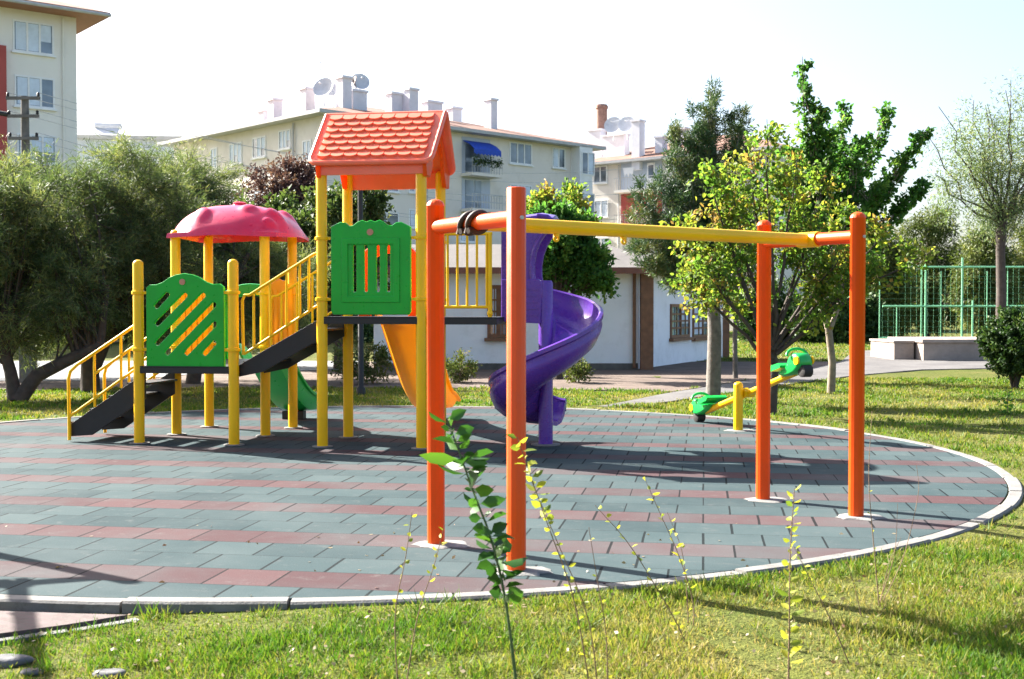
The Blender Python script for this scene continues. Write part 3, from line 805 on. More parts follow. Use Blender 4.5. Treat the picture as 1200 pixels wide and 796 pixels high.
for k in (0, 2):
    a, b = Vector((q[k].x,q[k].y,ZB)), Vector((q[k+1].x,q[k+1].y,ZB))
    mb = MB(); mb.tube([a+(b-a)*t for t in (0,.5,1)], .050, 20); mb.build('cross_bar', M['orange'], SW, 60)
    mids.append((a+b)/2)
d = (mids[1]-mids[0])
mb = MB(); mb.tube([mids[0]+d*t for t in (0,.3,.6,1)], .048, 22)
cd = (q[3]-q[2]).normalized()
mb.tube([mids[1]-cd*.10, mids[1]+cd*.10], .062, 20)
tb = mb.build('top_bar', M['yellow'], SW, 60)
for px in (652, 731):
    # hanger eyes below the bar
    s, z = on_line(px, 278, (SP[0].x+mids[0].x, SP[0].y+mids[0].y), (d.x, d.y))
    c = mids[0]+d*s
    h = MB(); u = d.normalized()
    h.tube([c+Vector((0,0,-.04)), c+Vector((0,0,-.065))], .022, 10)
    h.tube([c+Vector((0,0,-.076))+u*.017*math.cos(a)+Vector((0,0,.017*math.sin(a))) for a in [2*math.pi*k/14 for k in range(15)]], .009, 8)
    h.build('hanger', M['yellow'], tb, 50)
# rubber straps wound on the left cross bar
a = Vector((q[0].x,q[0].y,ZB)); b = Vector((q[1].x,q[1].y,ZB)); u = (b-a).normalized(); n1 = u.cross(Vector((0,0,1)))
mb = MB()
for t0 in (.43, .53):
    pts = []
    for k in range(26):
        an = -.9+2*math.pi*k/24; c = a+(b-a)*t0+u*(.03*math.sin(an*.9)+.002*k)
        rr = .062+(.03 if k in (0, 25) else 0)
        pts.append(c+(n1*math.cos(an)+Vector((0,0,1))*math.sin(an))*rr)
    mb.tube(pts, .020, 8)
mb.build('strap', M['brownrub'], SW, 60)
# a second frame stands to the left of the view; its shadow falls on the tiles
sw2 = copy_tree(SW); sw2.location = (-4.93, 8.95, 0); sw2.rotation_euler.z = R(-102.6)
tag(sw2, 'orange swing frame at the left edge of the rubber paving')

# ================================================================== SEESAW
SC = gp(865, 505); SC.z = 0
SS = empty('seesaw', SC); tag(SS, 'yellow seesaw with green seats at the far edge of the rubber paving', 'seesaw')
mb = MB(); r = .062
mb.lathe([(r,0),(r,.60)]+[(r*math.cos(a),.60+.045*math.sin(a)) for a in (.35,.75,1.1,1.4)], (0,0,0), 20)
po = mb.build('post', M['yellow'], SS, 50)
f = MB(); pad_mb(f, .05, 0, .14, 31, sx=1.6); f.build('footing', M['conc'], po, 30)
dv = Vector((.42,-.905,0)).normalized(); sv = Vector((dv.y*-1, dv.x, 0))      # along beam towards the viewer, sideways
Lb = Vector((-1.02, 1.02)) ; pend = at(932, 437, SC.y-1.0)-SC; nend = at(828, 482, SC.y+1.05)-SC
pend.z += 0; bc = (pend+nend)/2
mb = MB(); mb.tube([nend, bc, pend], .042, 14)
bm_ = mb.build('beam', M['yellow'], SS, 60)
mb = MB(); mb.tube([Vector((0,0,.53)), Vector((bc.x,bc.y,.53))+Vector((.0,.0,0))], .032, 12); mb.tube([bc-sv*.08, bc+sv*.08], .055, 14)
mb.build('pivot', M['yellow'], SS, 60)
bd = (pend-nend).normalized()
for sgn, e in ((1, pend), (-1, nend)):
    d = bd*sgn; up = Vector((0,0,1)); up = (up-d*up.dot(d)).normalized(); sd = d.cross(up)
    mb = MB()
    prof = [(-.30,.05),(-.22,.085),(-.06,.10),(.04,.17),(.14,.27),(.24,.30),(.33,.27),(.39,.19),(.40,.09),(.34,.02),(.20,-.03),(.0,-.035),(-.2,-.01)]
    # carved body: profile swept across with a narrower outer outline
    secs = []
    for w, s in ((-.13,.72),(-.12,.9),(-.085,1.0),(.085,1.0),(.12,.9),(.13,.72)):
        secs.append([e+d*(x*.72*s+.02*(1-s)-.02)+up*((z-.1)*s*.72+.07)+sd*w*.85 for x, z in prof])
    mb.sweep(secs)
    # seat flap
    fl = [(-.34,.12),(-.30,.16),(-.1,.15),(-.06,.11),(-.08,.085),(-.3,.09)]
    mb.sweep([[e+d*x+up*(z)+sd*w for x, z in fl] for w in (-.16,.16)])
    st = mb.build('seat', M['ggreen'], SS, 50)
    hb = MB(); hb.tube([e+d*(.10+.05*math.cos(a)*0)+up*(.19+.09*math.sin(a))+sd*(.15*math.cos(a)) for a in [math.pi*k/10 for k in range(11)]], .018, 8)
    hb.build('handle', M['ggreen'], st, 50)
    ey = MB()
    for s in (-1, 1): ey.tube([e+d*.22+up*.10+sd*s*.095, e+d*.22+up*.10+sd*s*.118], .05, 16)
    ey.build('disc', M['yellow'], st, 40)
    ty = MB(); c = e+d*.22-up*.03
    ty.tube([c-sd*.07, c-sd*.06, c+sd*.06, c+sd*.07], [.05,.075,.075,.05], 18)
    ty.build('tyre_bumper', M['rubber'], SS, 40)

# ================================================================== BUILDINGS
def window(parent, o, u, w, h, panes=3, n=None, m_in=None, deep=.10, sill=True, frame='white'):
    """window frame proud of the wall with its panes as a sub-part; o = lower left corner, u = direction along the wall, n = outward"""
    o = Vector(o); u = Vector(u); n = Vector(n); z = Vector((0,0,1))
    def bx(mb, a0, a1, z0, z1, n0, n1):
        vs = [o+u*a+z*b+n*c for c in (n0,n1) for a,b in ((a0,z0),(a1,z0),(a1,z1),(a0,z1))]
        mb.add(vs, [(0,1,2,3),(7,6,5,4),(0,4,5,1),(1,5,6,2),(2,6,7,3),(3,7,4,0)])
    mb = MB(); t = .09
    bx(mb,-t,0,-t,h+t,-.02,.05); bx(mb,w,w+t,-t,h+t,-.02,.05); bx(mb,0,w,-t,0,-.02,.049); bx(mb,0,w,h,h+t,-.02,.049)
    for k in range(1, panes): bx(mb, w*k/panes-.05, w*k/panes+.05, 0, h, -.02, .047)
    if sill: bx(mb,-t-.08,w+t+.08,-t-.09,-t-.003,-.02,.14)
    f = mb.build('window', M[frame], parent, 0)
    g = MB(); rg = random.Random(int(abs(o.x*31+o.z*17+w*7)*10))
    bx(g,.001,w-.001,.001,h-.001,-.015,.015); g.build('pane', M['glass'], f, 0)
    c = MB(); any_ = False
    for k in range(panes):
        if rg.random() < .7:
            a0 = w*k/panes+.06; a1 = w*(k+1)/panes-.06; z0 = 0.03 if rg.random() < .8 else h*.4
            bx(c, a0, a1, z0, h-.02, .016, .024); any_ = True
    if any_: c.build('curtain', M['curtain'], f, 0)
    return f
def hip_roof(mb, x0, x1, y0, y1, z, rise, ov=.9, th=.18):
    x0 -= ov; x1 += ov; y0 -= ov; y1 += ov
    d = min(x1-x0, y1-y0)/2
    if x1-x0 >= y1-y0: r = [(x0+d,(y0+y1)/2,z+rise),(x1-d,(y0+y1)/2,z+rise)]; fc = [(0,1,5,4),(1,2,5),(2,3,4,5),(3,0,4)]
    else: r = [((x0+x1)/2,y0+d,z+rise),((x0+x1)/2,y1-d,z+rise)]; fc = [(0,1,4),(1,2,5,4),(2,3,5),(3,0,4,5)]
    mb.add([(x0,y0,z),(x1,y0,z),(x1,y1,z),(x0,y1,z)]+r, fc)
def box_building(name, label, loc, rz, sx, sy, hgt, wall, rise=2.2, roof='rooftile', ov=.9, soffit='gutter'):
    b = empty(name, loc, rz); tag(b, label, 'building')
    w = MB(); w.box(0, sx, 0, sy, -.3, hgt); w.build('wall', M[wall], b, 0)
    r = MB(); hip_roof(r, 0, sx, 0, sy, hgt+.22, rise, ov); ro = r.build('roof', M[roof], b, 0)
    e = MB(); e.box(-ov, sx+ov, -ov, sy+ov, hgt+.002, hgt+.215); e.build('eaves', M[soffit], ro, 0)
    return b, ro
def chimney(ro, x, y, z0, z1, w=.8, d=.7, m='chimney', round_=False):
    mb = MB()
    if round_: mb.lathe([(w/2,z0),(w/2,z1-.35),(w/2+.07,z1-.33),(w/2+.07,z1-.1),(w/2,z1-.08),(w/2,z1)], (x,y,0), 20)
    else: mb.box(x-w/2,x+w/2,y-d/2,y+d/2,z0,z1-.16); mb.box(x-w/2-.08,x+w/2+.08,y-d/2-.08,y+d/2+.08,z1-.158,z1)
    return mb.build('chimney', M[m], ro, 40 if round_ else 0)
def dish(ro, x, y, z, r, az, m='dish', parent_name='satellite_dish'):
    mb = MB(); c = Vector((x,y,z)); d = Vector((math.cos(az),math.sin(az),.45)).normalized(); a = d.orthogonal().normalized(); b = d.cross(a)
    rings = []
    for q in (0.02,.35,.65,.9,1): rings.append([c+d*(.28*r*q*q)+(a*math.cos(t)+b*math.sin(t))*r*q for t in [2*math.pi*k/20 for k in range(20)]])
    for q in (1,.9,.65,.35,.02): rings.append([c+d*(.28*r*q*q-.03)+(a*math.cos(t)+b*math.sin(t))*r*q for t in [2*math.pi*k/20 for k in range(20)]])
    mb.sweep(rings)
    mb.tube([c-d*.05, c-d*.15-Vector((0,0,.3)), (x,y,z-1.2)], .04, 6); mb.tube([c-a*r*.8+d*.2*r, c+d*.9*r], .025, 5); mb.ball(c+d*.9*r, .07)
    return mb.build(parent_name, M[m], ro, 40)

# --- middle apartment block, corner towards the viewer
ka = Vector((.73,.684)).normalized(); K = Vector((-11.5,74.2)); rzK = math.atan2(ka.y, ka.x); kb_ = Vector((-ka.y, ka.x))
b, ro = box_building('apartment_building', 'long beige apartment block behind the tower with many chimneys and a blue balcony awning', (K.x,K.y,0), rzK, 23.6, 19, 13.4, 'beige', 2.6)
def fr(px, py): return on_line(px, py, K, ka)
def fl(px, py): return on_line(px, py, K, kb_)
for (x0,y0,x1,y1,n) in [(598,169,622,190,3),(648,175,661,195,2),(599,218,622,238,3),(646,222,659,242,2),(598,268,622,287,3),(480,206,497,224,3),(480,247,498,265,3),(440,206,466,222,2),(440,250,466,266,2),(648,266,660,284,2),(540,266,556,282,2)]:
    s0, zb = fr(x0, y1); s1, _ = fr(x1, y1); _, zt = fr((x0+x1)/2, y0)
    window(b, (s0,-.001,zb), (1,0,0), s1-s0, zt-zb, n, (0,-1,0))
for (x0,y0,x1,y1,n) in [(248,175,254,196,2),(270,169,283,190,3),(297,162,311,182,3),(328,154,340,172,3),(356,166,364,186,2),(271,224,283,244,3),(298,218,311,238,3),(330,210,341,230,3),(268,276,284,294,3)]:
    s0, zb = fl(x1, y1); s1, _ = fl(x0, y1); _, zt = fl((x0+x1)/2, y0)
    window(b, (-.001, s0, zb), (0,1,0), s1-s0, zt-zb, n, (-1,0,0))
# sunlight below the eave shade painted as a cream sheet, left face
s0, zb = fl(300, 205)
bd_ = MB(); bd_.box(-.04,-.002,.0,19,0,8.9); bd_.build('sunlit_band', M['cream'], b, 0)
# balconies: recess, slab, railing, awning, plants
for lvl, (yt, yb) in enumerate([(165, 205), (212, 246)]):
    s0, zt = fr(541, yt); s1, _ = fr(574, yt); _, zb = fr(557, yb)
    rc = MB(); rc.box(s0, s1, -.03, -.004, zb, zt+.3); bal = rc.build('balcony', M['greywall'], b, 0)
    dm = MB(); dm.box(s0+.3, s0+1.0, -.07, -.032, zb+.05, zb+2.0); dm.box(s0+1.15, s0+1.7, -.07, -.032, zb+.05, zb+2.0); dm.build('door', M['glass'], bal, 0)
    sl_ = MB(); sl_.box(s0-.1, s1+.1, -1.2, -.035, zb-.2, zb); sl_.build('slab', M['beige'], bal, 0)
    rl = MB()
    for z in (zb+.45, zb+.95): rl.beam((s0-.1,-1.17,z),(s1+.1,-1.17,z),.05,.05)
    for k in range(12):
        x = s0-.08+(s1-s0+.16)*k/11; rl.beam((x,-1.17,zb+.002),(x,-1.17,zb+.92),.025,.025, up=(0,1,0))
    rl.build('railing', M['gutter'], bal, 0)
    if lvl == 0:
        aw = MB(); n = 8
        secs = []
        for k in range(n*4+1):
            x = s0+.1+(s1-s0-.1)*k/(n*4); w_ = .06*math.sin(k*math.pi/2)
            secs.append([(x,-.04,zt+.05),(x,-.7,zt-.25),(x,-1.15,zt-.60+w_*.3),(x,-1.17,zt-.95+w_),(x,-1.15,zt-.95+w_),(x,-1.13,zt-.62),(x,-.7,zt-.29),(x,-.04,zt)])
        aw.sweep(secs); aw.build('awning', M['blue'], bal, 40)
        rg = np.random.default_rng(5); n = 500
        P = np.c_[rg.uniform(s0,s1,n), rg.normal(-1.2,.09,n), zb+.75+rg.normal(0,.16,n)]
        leaves('balcony_plant', P, rg.normal(size=(n,3)), .16, .09, rg.random(n), M['dgrn'], bal, 5)
# white enclosed bay at the far right end
s0, zt = fr(669, 172); s1, _ = fr(684, 172); _, zb = fr(676, 240)
mb = MB(); mb.box(s0, min(s1,23.5), -.9, -.004, zb-6, zt); bay = mb.build('bay', M['white'], b, 0)
for z in (zt-2.0, zt-5.0):
    window(bay, (s0+.25,-.901,z), (1,0,0), 1.2, 1.5, 2, (0,-1,0), sill=False)
dp = MB(); s0, zt = fr(447, 150); dp.tube([(8.05,-.08,13.3),(8.05,-.08,0)], .06, 8); dp.tube([(-.1,3.2,13.3),(-.1,3.2,0)], .06, 8); dp.build('downpipe', M['gutter'], b, 40)
def on_roof(px, pyt, pyb, depth):
    p = at(px, pyt, depth); z0 = at(px, pyb, depth).z
    dx, dy = p.x-K.x, p.y-K.y
    return dx*ka.x+dy*ka.y, dx*kb_.x+dy*kb_.y, z0, p.z
for px, yt, yb, dep, wpx in [(309,129,142,86,9),(322,116,138,84,12),(360,103,128,82,13),(403,90,122,80,13),(418,106,122,81,20),(462,109,128,84,17),(481,104,132,84,13),(506,119,135,88,22),(532,126,140,90,14),(575,116,142,88,10)]:
    x, y, z0, z1 = on_roof(px, yt, yb, dep); chimney(ro, x, y, min(z0,14.2)-1.2, z1, wpx*dep/F, .75)
for px, py, dep, r, az, m in [(380,104,81,.72,-1.9,'dish'),(390,106,82,.5,-1.7,'dish'),(422,97,82,.62,-1.2,'dish'),(415,97,81.5,.45,-2.6,'dishb')]:
    p = at(px, py, dep); dx, dy = p.x-K.x, p.y-K.y; dish(ro, dx*ka.x+dy*ka.y, dx*kb_.x+dy*kb_.y, p.z, r, az-rzK, m)
an = MB(); x,y,z0,z1 = on_roof(376,72,110,82); an.tube([(x,y,z0-1),(x,y,z1)], .03, 6)
for k in range(4): an.beam((x-.5+.08*k,y,z1-.1-.22*k),(x+.5-.08*k,y,z1-.1-.22*k),.03,.03)
an.build('aerial', M['gutter'], ro, 0)

# --- far left block
la = Vector((.785,.62)).normalized(); Lp = at(90, 100, 65); Lp = Vector((Lp.x, Lp.y)) - la*16
rzL = math.atan2(la.y, la.x)
b, ro = box_building('apartment_building', 'tall cream apartment block at the left edge with brown overhanging eaves', (Lp.x,Lp.y,0), rzL, 16, 11, 17.1, 'cream', 2.4, ov=1.35, soffit='soffit')
for (x0,y0,x1,y1) in [(17,28,61,60),(19,92,62,124),(22,160,64,190),(22,226,64,254)]:
    s0, zb = on_line(x0, y1-2, Lp, la); s1, _ = on_line(x1, y1, Lp, la); _, zt = on_line((x0+x1)/2, y0, Lp, la)
    window(b, (s0,-.001,zb), (1,0,0), s1-s0, zt-zb, 3, (0,-1,0))
s0, zt = on_line(5, 55, Lp, la)
mb = MB(); mb.box(s0-2.6, s0, -.35, -.003, 2, zt); mb.build('recessed_bay', M['redwall'], b, 0)
s0, zt = on_line(73, 35, Lp, la); mb = MB(); mb.tube([(s0,-.07,17),(s0,-.07,0)], .055, 8); mb.build('downpipe', M['cream'], b, 40)
mb = MB(); mb.tube([(-1.35,-1.42,17.16),(17.35,-1.42,17.16)], .09, 8); mb.build('gutter', M['gutter'], ro, 40)

# --- grey-blue flat block behind the left trees
b = empty('flat_roofed_building', at(80, 300, 92).xy.to_3d(), R(6)); tag(b, 'low grey-blue flat-roofed block behind the feathery trees with a solar water heater', 'building')
zt = at(150, 163, 92).z
mb = MB(); mb.box(0,11,0,10,-.3,zt); mb.build('wall', M['greywall'], b, 0)
mb = MB(); mb.box(-.3,11.3,-.3,10.3,zt+.002,zt+.3); fr_ = mb.build('roof', M['gutter'], b, 0)
for k in range(3): window(b, (1.2+3.3*k,-.001,zt-2.9), (1,0,0), 1.5, 1.3, 2, (0,-1,0))
mb = MB(); 
mb.add([(1.6,1,zt+.4),(3.4,1,zt+.4),(3.4,2.2,zt+1.2),(1.6,2.2,zt+1.2),(1.6,1,zt+.3),(3.4,1,zt+.3),(3.4,2.2,zt+1.1),(1.6,2.2,zt+1.1)],[(0,1,2,3),(7,6,5,4),(0,4,5,1),(1,5,6,2),(2,6,7,3),(3,7,4,0)])
mb.tube([(1.5,2.4,zt+1.35),(3.5,2.4,zt+1.35)], .28, 14); mb.box(1.7,1.78,2.35,2.43,zt+.3,zt+1.2); mb.box(3.2,3.28,2.35,2.43,zt+.3,zt+1.2)
mb.build('solar_heater', M['dish'], fr_, 40)

# --- right apartment block
ra = Vector((.78,-.62)).normalized(); Rp = at(683, 200, 100.5); Rp = Vector((Rp.x, Rp.y)); rzR = math.atan2(ra.y, ra.x)
b, ro = box_building('apartment_building', 'beige apartment block right of the swing with a recessed balcony and round brick flue', (Rp.x,Rp.y,0), rzR, 17.5, 13, 13.3, 'beige', 2.3)
bd_ = MB(); bd_.box(-.03,8.2,-.04,-.002,0,9.1); bd_.build('sunlit_band', M['cream'], b, 0)  # lower wall's sunlight painted in paler cream; eave-shaded top stays beige
def frr(px, py): return on_line(px, py, Rp, ra)
for (x0,y0,x1,y1,n) in [(697,196,711,214,2),(698,236,712,254,2),(698,280,712,298,2),(790,196,805,216,2),(790,240,805,258,2)]:
    s0, zb = frr(x0, y1); s1, _ = frr(x1, y1); _, zt = frr((x0+x1)/2, y0)
    window(b, (s0,-.045,zb), (1,0,0), s1-s0, zt-zb, n, (0,-1,0))
for k, (yt, yb) in enumerate([(186, 223), (228, 266)]):
    s0, zt = frr(728, yt); s1, _ = frr(776, yt); _, zb = frr(750, yb)
    rc = MB(); rc.box(s0, s1, -.04, -.004, zb, zt); bal = rc.build('balcony', M['greywall'] if k == 0 else M['redwall'], b, 0)
    sd_, z1 = frr(759, 193); se, _ = frr(768, 193)
    dm = MB(); dm.box(sd_, se, -.09, -.042, zb+.05, zb+2.1); dr = dm.build('door', M['white'], bal, 0)
    gl = MB(); gl.box(sd_+.12, se-.12, -.10, -.091, zb+.9, zb+1.9); gl.build('pane', M['glass'], dr, 0)
    sl_ = MB(); sl_.box(s0, s1, -1.1, -.042, zb-.2, zb); sl_.build('slab', M['cream'], bal, 0)
    rl = MB()
    rl.beam((s0,-1.07,zb+.95),(s1,-1.07,zb+.95),.05,.05)
    for j in range(16):
        x = s0+.03+(s1-s0-.06)*j/15; rl.beam((x,-1.07,zb+.002),(x,-1.07,zb+.92),.025,.025, up=(0,1,0))
    rl.build('railing', M['gutter'], bal, 0)
    if k == 0:
        x = frr(742,200)[0]; la_ = MB(); 
        la_.plate([(x-.5,zb+1.75),(x-.35,zb+1.1),(x-.15,zb+1.35),(x,zb+1.05),(x+.12,zb+1.35),(x+.4,zb+1.15),(x+.5,zb+1.75)], [], .03, (0,-.7,0), (1,0,0), (0,0,1), .01)
        la_.tube([(x-.9,-.7,zb+1.78),(x+.9,-.7,zb+1.78)], .012, 5); la_.build('laundry', M['white'], bal, 0)
mb = MB(); s0,_ = frr(726,230); mb.tube([(s0,-.12,13.2),(s0,-.12,0)], .06, 8); mb.build('downpipe', M['gutter'], b, 40)
def on_roof2(px, pyt, pyb, depth):
    p = at(px, pyt, depth); z0 = at(px, pyb, depth).z; dx, dy = p.x-Rp.x, p.y-Rp.y; q = Vector((-ra.y, ra.x))
    return dx*ra.x+dy*ra.y, dx*q.x+dy*q.y, z0, p.z
x,y,z0,z1 = on_roof2(705,123,153,103); chimney(ro, x, y, z0-3, z1, .95, .95, 'brick', True)
for px, yt, yb, dep, w in [(700,152,176,101.5,17),(722,158,172,100,30),(748,141,170,97,11),(775,160,172,97,10),(800,150,172,99,12)]:
    x,y,z0,z1 = on_roof2(px,yt,yb,dep); chimney(ro, x, y, z0-2, z1, w*dep/F, .8)
for px, py, dep, r in [(719,148,99,.75),(735,147,98.5,.72)]:
    x,y,z0,z1 = on_roof2(px,py,py+10,dep); dish(ro, x, y, z1, r, -1.9-rzR)

# --- white low kiosk
kz = GZ+.02
KA = gp(748, 431, 0); KX0 = gp(438, 431, 0).x
b = empty('park_kiosk', (KA.x, KA.y, 0)); tag(b, 'low white park kiosk with grey roof and brown shutters behind the slides', 'building')
wl = KA.x-KX0
mb = MB(); mb.box(-wl,0,0,6.5,-.2,2.62); wallk = mb.build('wall', M['whitewall'], b, 0)
mb = MB(); mb.box(-wl,-.01,-.03,-.003,-.2,.12); mb.build('plinth', M['polew'], b, 0)
# angled right wing
wd = (at(848,420,41)-KA); wd.z = 0; wlen = wd.length; wa = math.atan2(wd.y, wd.x)
u = wd.normalized(); nn = Vector((u.y,-u.x,0))
mb = MB(); p1 = Vector((.05,0.3,0)); p2 = p1+u*wlen; p3 = p2-nn*5; p4 = p1-nn*5
mb.add([(*p.xy,z) for z in (-.2,2.62) for p in (p1,p2,p3,p4)], [(3,2,1,0),(4,5,6,7),(0,1,5,4),(1,2,6,5),(2,3,7,6),(3,0,4,7)]); mb.build('wall', M['whitewall'], b, 0)
mb = MB(); xx = at(757,400,33).x-KA.x; mb.box(xx-.17,xx+.17,-.22,.12,-.2,2.60); mb.build('pillar', M['brown'], b, 0, bevel=.01); mb = MB()
e2 = p1+u*(wlen+.05); mb.box(e2.x-.16,e2.x+.16,e2.y-.16,e2.y+.16,-.2,2.60); mb.build('pillar', M['brown'], b, 0, bevel=.01)
mb = MB(); mb.tube([(-.12,-.08,2.6),(-.12,-.08,0)], .045, 8); mb.build('downpipe', M['brown'], b, 40)
# roof: hipped sheet with brown fascia
mb = MB(); rx0, rx1, ry0, ry1 = -wl-.5, .9, -.45, 7; rz_, rt = 2.68, 3.45
mb.add([(rx0,ry0,rz_),(rx1,ry0,rz_),(rx1,ry1,rz_),(rx0,ry1,rz_),(rx0+.9,ry0+2.4,rt),(rx1-1.6,ry0+2.4,rt),(rx1-1.6,ry1-2,rt),(rx0+.9,ry1-2,rt)],
       [(0,1,5,4),(1,2,6,5),(2,3,7,6),(3,0,4,7),(4,5,6,7),(3,2,1,0)])
w1 = p1+nn*.5-u*.2; w2 = p2+nn*.5+u*.5; w3 = p3+u*.5; w4 = p4
r1 = (w1+w4)/2; r2 = (w2+w3)/2-u*1.5
mb.add([(*q.xy,rz_-.01) for q in (w1,w2,w3,w4)]+[(r1.x,r1.y,rt-.02),(r2.x,r2.y,rt-.02)], [(0,1,5,4),(1,2,5),(2,3,4,5)])
krf = mb.build('roof', M['roofgrey'], b, 0)
mb = MB(); mb.box(rx0,rx1,ry0-.03,ry0-.003,rz_-.14,rz_+.03); mb.beam(w1+Vector((0,0,rz_-.06))+nn*.02, w2+Vector((0,0,rz_-.06))+nn*.02, .03, .16); mb.box(rx1+.003,rx1+.03,ry0,ry1,rz_-.14,rz_+.03); mb.build('fascia', M['fascia'], krf, 0)
# small shuttered window on the long wall, two on the wing
def kwin(o, u, n, w, h, shutters=True):
    f = window(b, o, u, w, h, 2, n, frame='brown')
    o = Vector(o); u = Vector(u); n = Vector(n)
    mb = MB()
    for k in range(1, 4): mb.beam(o+Vector((0,0,h*k/4))+n*.04, o+u*w+Vector((0,0,h*k/4))+n*.04, .03, .05)
    for k in range(1, 4): mb.beam(o+u*w*k/4+n*.05, o+u*w*k/4+Vector((0,0,h))+n*.05, .03, .03, up=tuple(u))
    mb.build('bars', M['brown'], f, 0)
x0 = at(575,400,33).x-KA.x; z0 = at(575,392,33).z
kwin((x0,-.001,z0), (1,0,0), (0,-1,0), .42, 1.25)
for px0, px1 in ((786,806),(812,832)):
    W0_ = Vector((KA.x+p1.x, KA.y+p1.y)); s0, zb = on_line(px0, 393, W0_, (u.x,u.y)); s1,_ = on_line(px1, 393, W0_, (u.x,u.y)); _, zt = on_line((px0+px1)/2, 360, W0_, (u.x,u.y))
    kwin(p1+u*s0+nn*.001+Vector((0,0,zb)), tuple(u), tuple(nn), s1-s0, zt-zb)

# ================================================================== STREET THINGS
# utility pole with three cross arms and wires
up_ = at(31, 300, 45); P0 = empty('utility_pole', (up_.x, up_.y, 0)); tag(P0, 'weathered utility pole with three cross arms above the feathery trees', 'utility pole')
zt = at(31,113,45).z
mb = MB(); mb.tube([(0,0,-.2),(0,0,zt)], [.20,.14], 12); mb.build('pole', M['polew'], P0, 50)
for py, w in ((116,.62),(137,.58),(163,.55)):
    z = at(31,py,45).z; mb = MB(); mb.beam((-w,-.17,z),(w,-.17,z),.10,.11); ar = mb.build('cross_arm', M['polew'], P0, 0)
    for x in (-w+.06, w-.06):
        i = MB(); i.lathe([(.03,z+.056),(.06,z+.09),(.045,z+.13),(.06,z+.16),(.03,z+.21)], (x,-.17,0), 12); i.build('insulator', M['black'], ar, 40)
cb = MB(); z = at(31,137,45).z; cb.tube([(-.55,-.2,z+.05),(-.9,-.2,z+.12),(-1.3,-.25,z+.25)], .09, 8); cb.build('cable_end', M['black'], P0, 40)
for k, py in enumerate((116,137,163)):
    z = at(31,py,45).z+.2
    for s in (-1, 1):
        a = Vector((up_.x+.55*s, up_.y-.17, z)); bq = Vector((up_.x+24, 72+3*s, 9.5-1.4*k)); mb = MB()
        mb.tube([a.lerp(bq, t/12)-Vector((0,0,1.2*4*(t/12)*(1-t/12))) for t in range(13)], .012, 4)
        w_ = mb.build('wire', M['gutter'], P0, 40); w_.location = (-up_.x, -up_.y, 0)
# thin black lamp post behind the tower
lp = gp(423, 459); LP = empty('lamp_post', (lp.x, lp.y, GZ)); tag(LP, 'thin black lamp post standing behind the roofed tower', 'lamp post')
zt = at(423,215,lp.y).z
mb = MB(); mb.lathe([(.09,0),(.09,.12),(.055,.16),(.05,zt+.1)], (0,0,0), 14); mb.build('pole', M['black'], LP, 50)
mb = MB(); mb.lathe([(.05,zt+.1),(.16,zt+.14),(.20,zt+.45),(.22,zt+.47),(.06,zt+.6)], (0,0,0), 16); mb.build('lantern', M['white'], LP, 40)
# grey post by the street at left
sp_ = gp(33, 446); mb = MB(); mb.box(-.16,.16,-.12,.12,0,.86); mb.box(-.19,.19,-.15,.15,.862,.93)
o = mb.build('bollard', M['conc'], None, 0, loc=(sp_.x,sp_.y,GZ), bevel=.02); tag(o, 'square pale stone post beside the street under the left trees', 'post')

# sports court fence
fx = [at(x,400,52) for x in (1020,1066,1088,1102,1124,1152,1158,1190,1215,1250,1290)]
FE = empty('court_fence', (fx[0].x, 52, 0)); tag(FE, 'tall green mesh fence of the sports court on the right', 'fence')
zt, zm, zb = at(1100,313,52).z, at(1100,359,52).z, .25
for i, (px, top, wd_) in enumerate([(1031,330,.09),(1051,358,.09),(1080,313,.10),(1085,310,.16),(1103,318,.08),(1128,302,.17),(1140,352,.16),(1157,318,.08),(1181,318,.08),(1206,313,.12),(1236,313,.12),(1270,313,.12),(1310,313,.12)]):
    p = at(px, top, 52); mb = MB(); mb.tube([(p.x-fx[0].x,0,0),(p.x-fx[0].x,0,p.z)], wd_*.26, 8); mb.build('post', M['fence'], FE, 50)
for z, x0, x1 in ((zt,1058,1320),(zm,1034,1320),(.35,1031,1320)):
    mb = MB(); a = at(x0,400,52).x-fx[0].x; c = at(x1,400,52).x-fx[0].x; mb.tube([(a,-.02,z),(c,-.02,z)], .038, 8); mb.build('rail', M['fence'], FE, 50)
mb = MB(); a = at(1034,400,52).x-fx[0].x; c = at(1320,400,52).x-fx[0].x
n = int((c-a)/.24)
for k in range(n): mb.beam((a+(c-a)*k/n,.03,.35),(a+(c-a)*k/n,.03,zt if a+(c-a)*k/n > at(1060,400,52).x-fx[0].x else zm),.004,.004, up=(0,1,0))
for k in range(int((zt-.35)/.24)): mb.beam((a,.045,.35+.24*k),(c,.045,.35+.24*k),.004,.004)
mb.build('mesh_panel', M['fence'], FE, 0)
# stone planter / low wall
pa = gp(1048,420); pb_ = gp(1082,421); pc = gp(1215,421)
mb = MB(); mb.box(pb_.x,pc.x,pb_.y,pb_.y+3.4,GZ,.52); mb.box(pb_.x-.06,pc.x+.06,pb_.y-.08,pb_.y+3.5,.523,.63)
PL = mb.build('stone_planter', M['stone'], None, 0, bevel=.015); tag(PL, 'long low beige stone planter wall in front of the court fence', 'planter')
mb = MB()
mb.box(pa.x, pb_.x-.07, pa.y+.02, pa.y+2.6, GZ, .50); mb.box(pa.x-.04, pb_.x-.07, pa.y-.03, pa.y+2.64, .503, .57)
o = mb.build('stone_block', M['stone'], None, 0, bevel=.012); tag(o, 'short pale stone block at the left end of the planter wall', 'stone block')

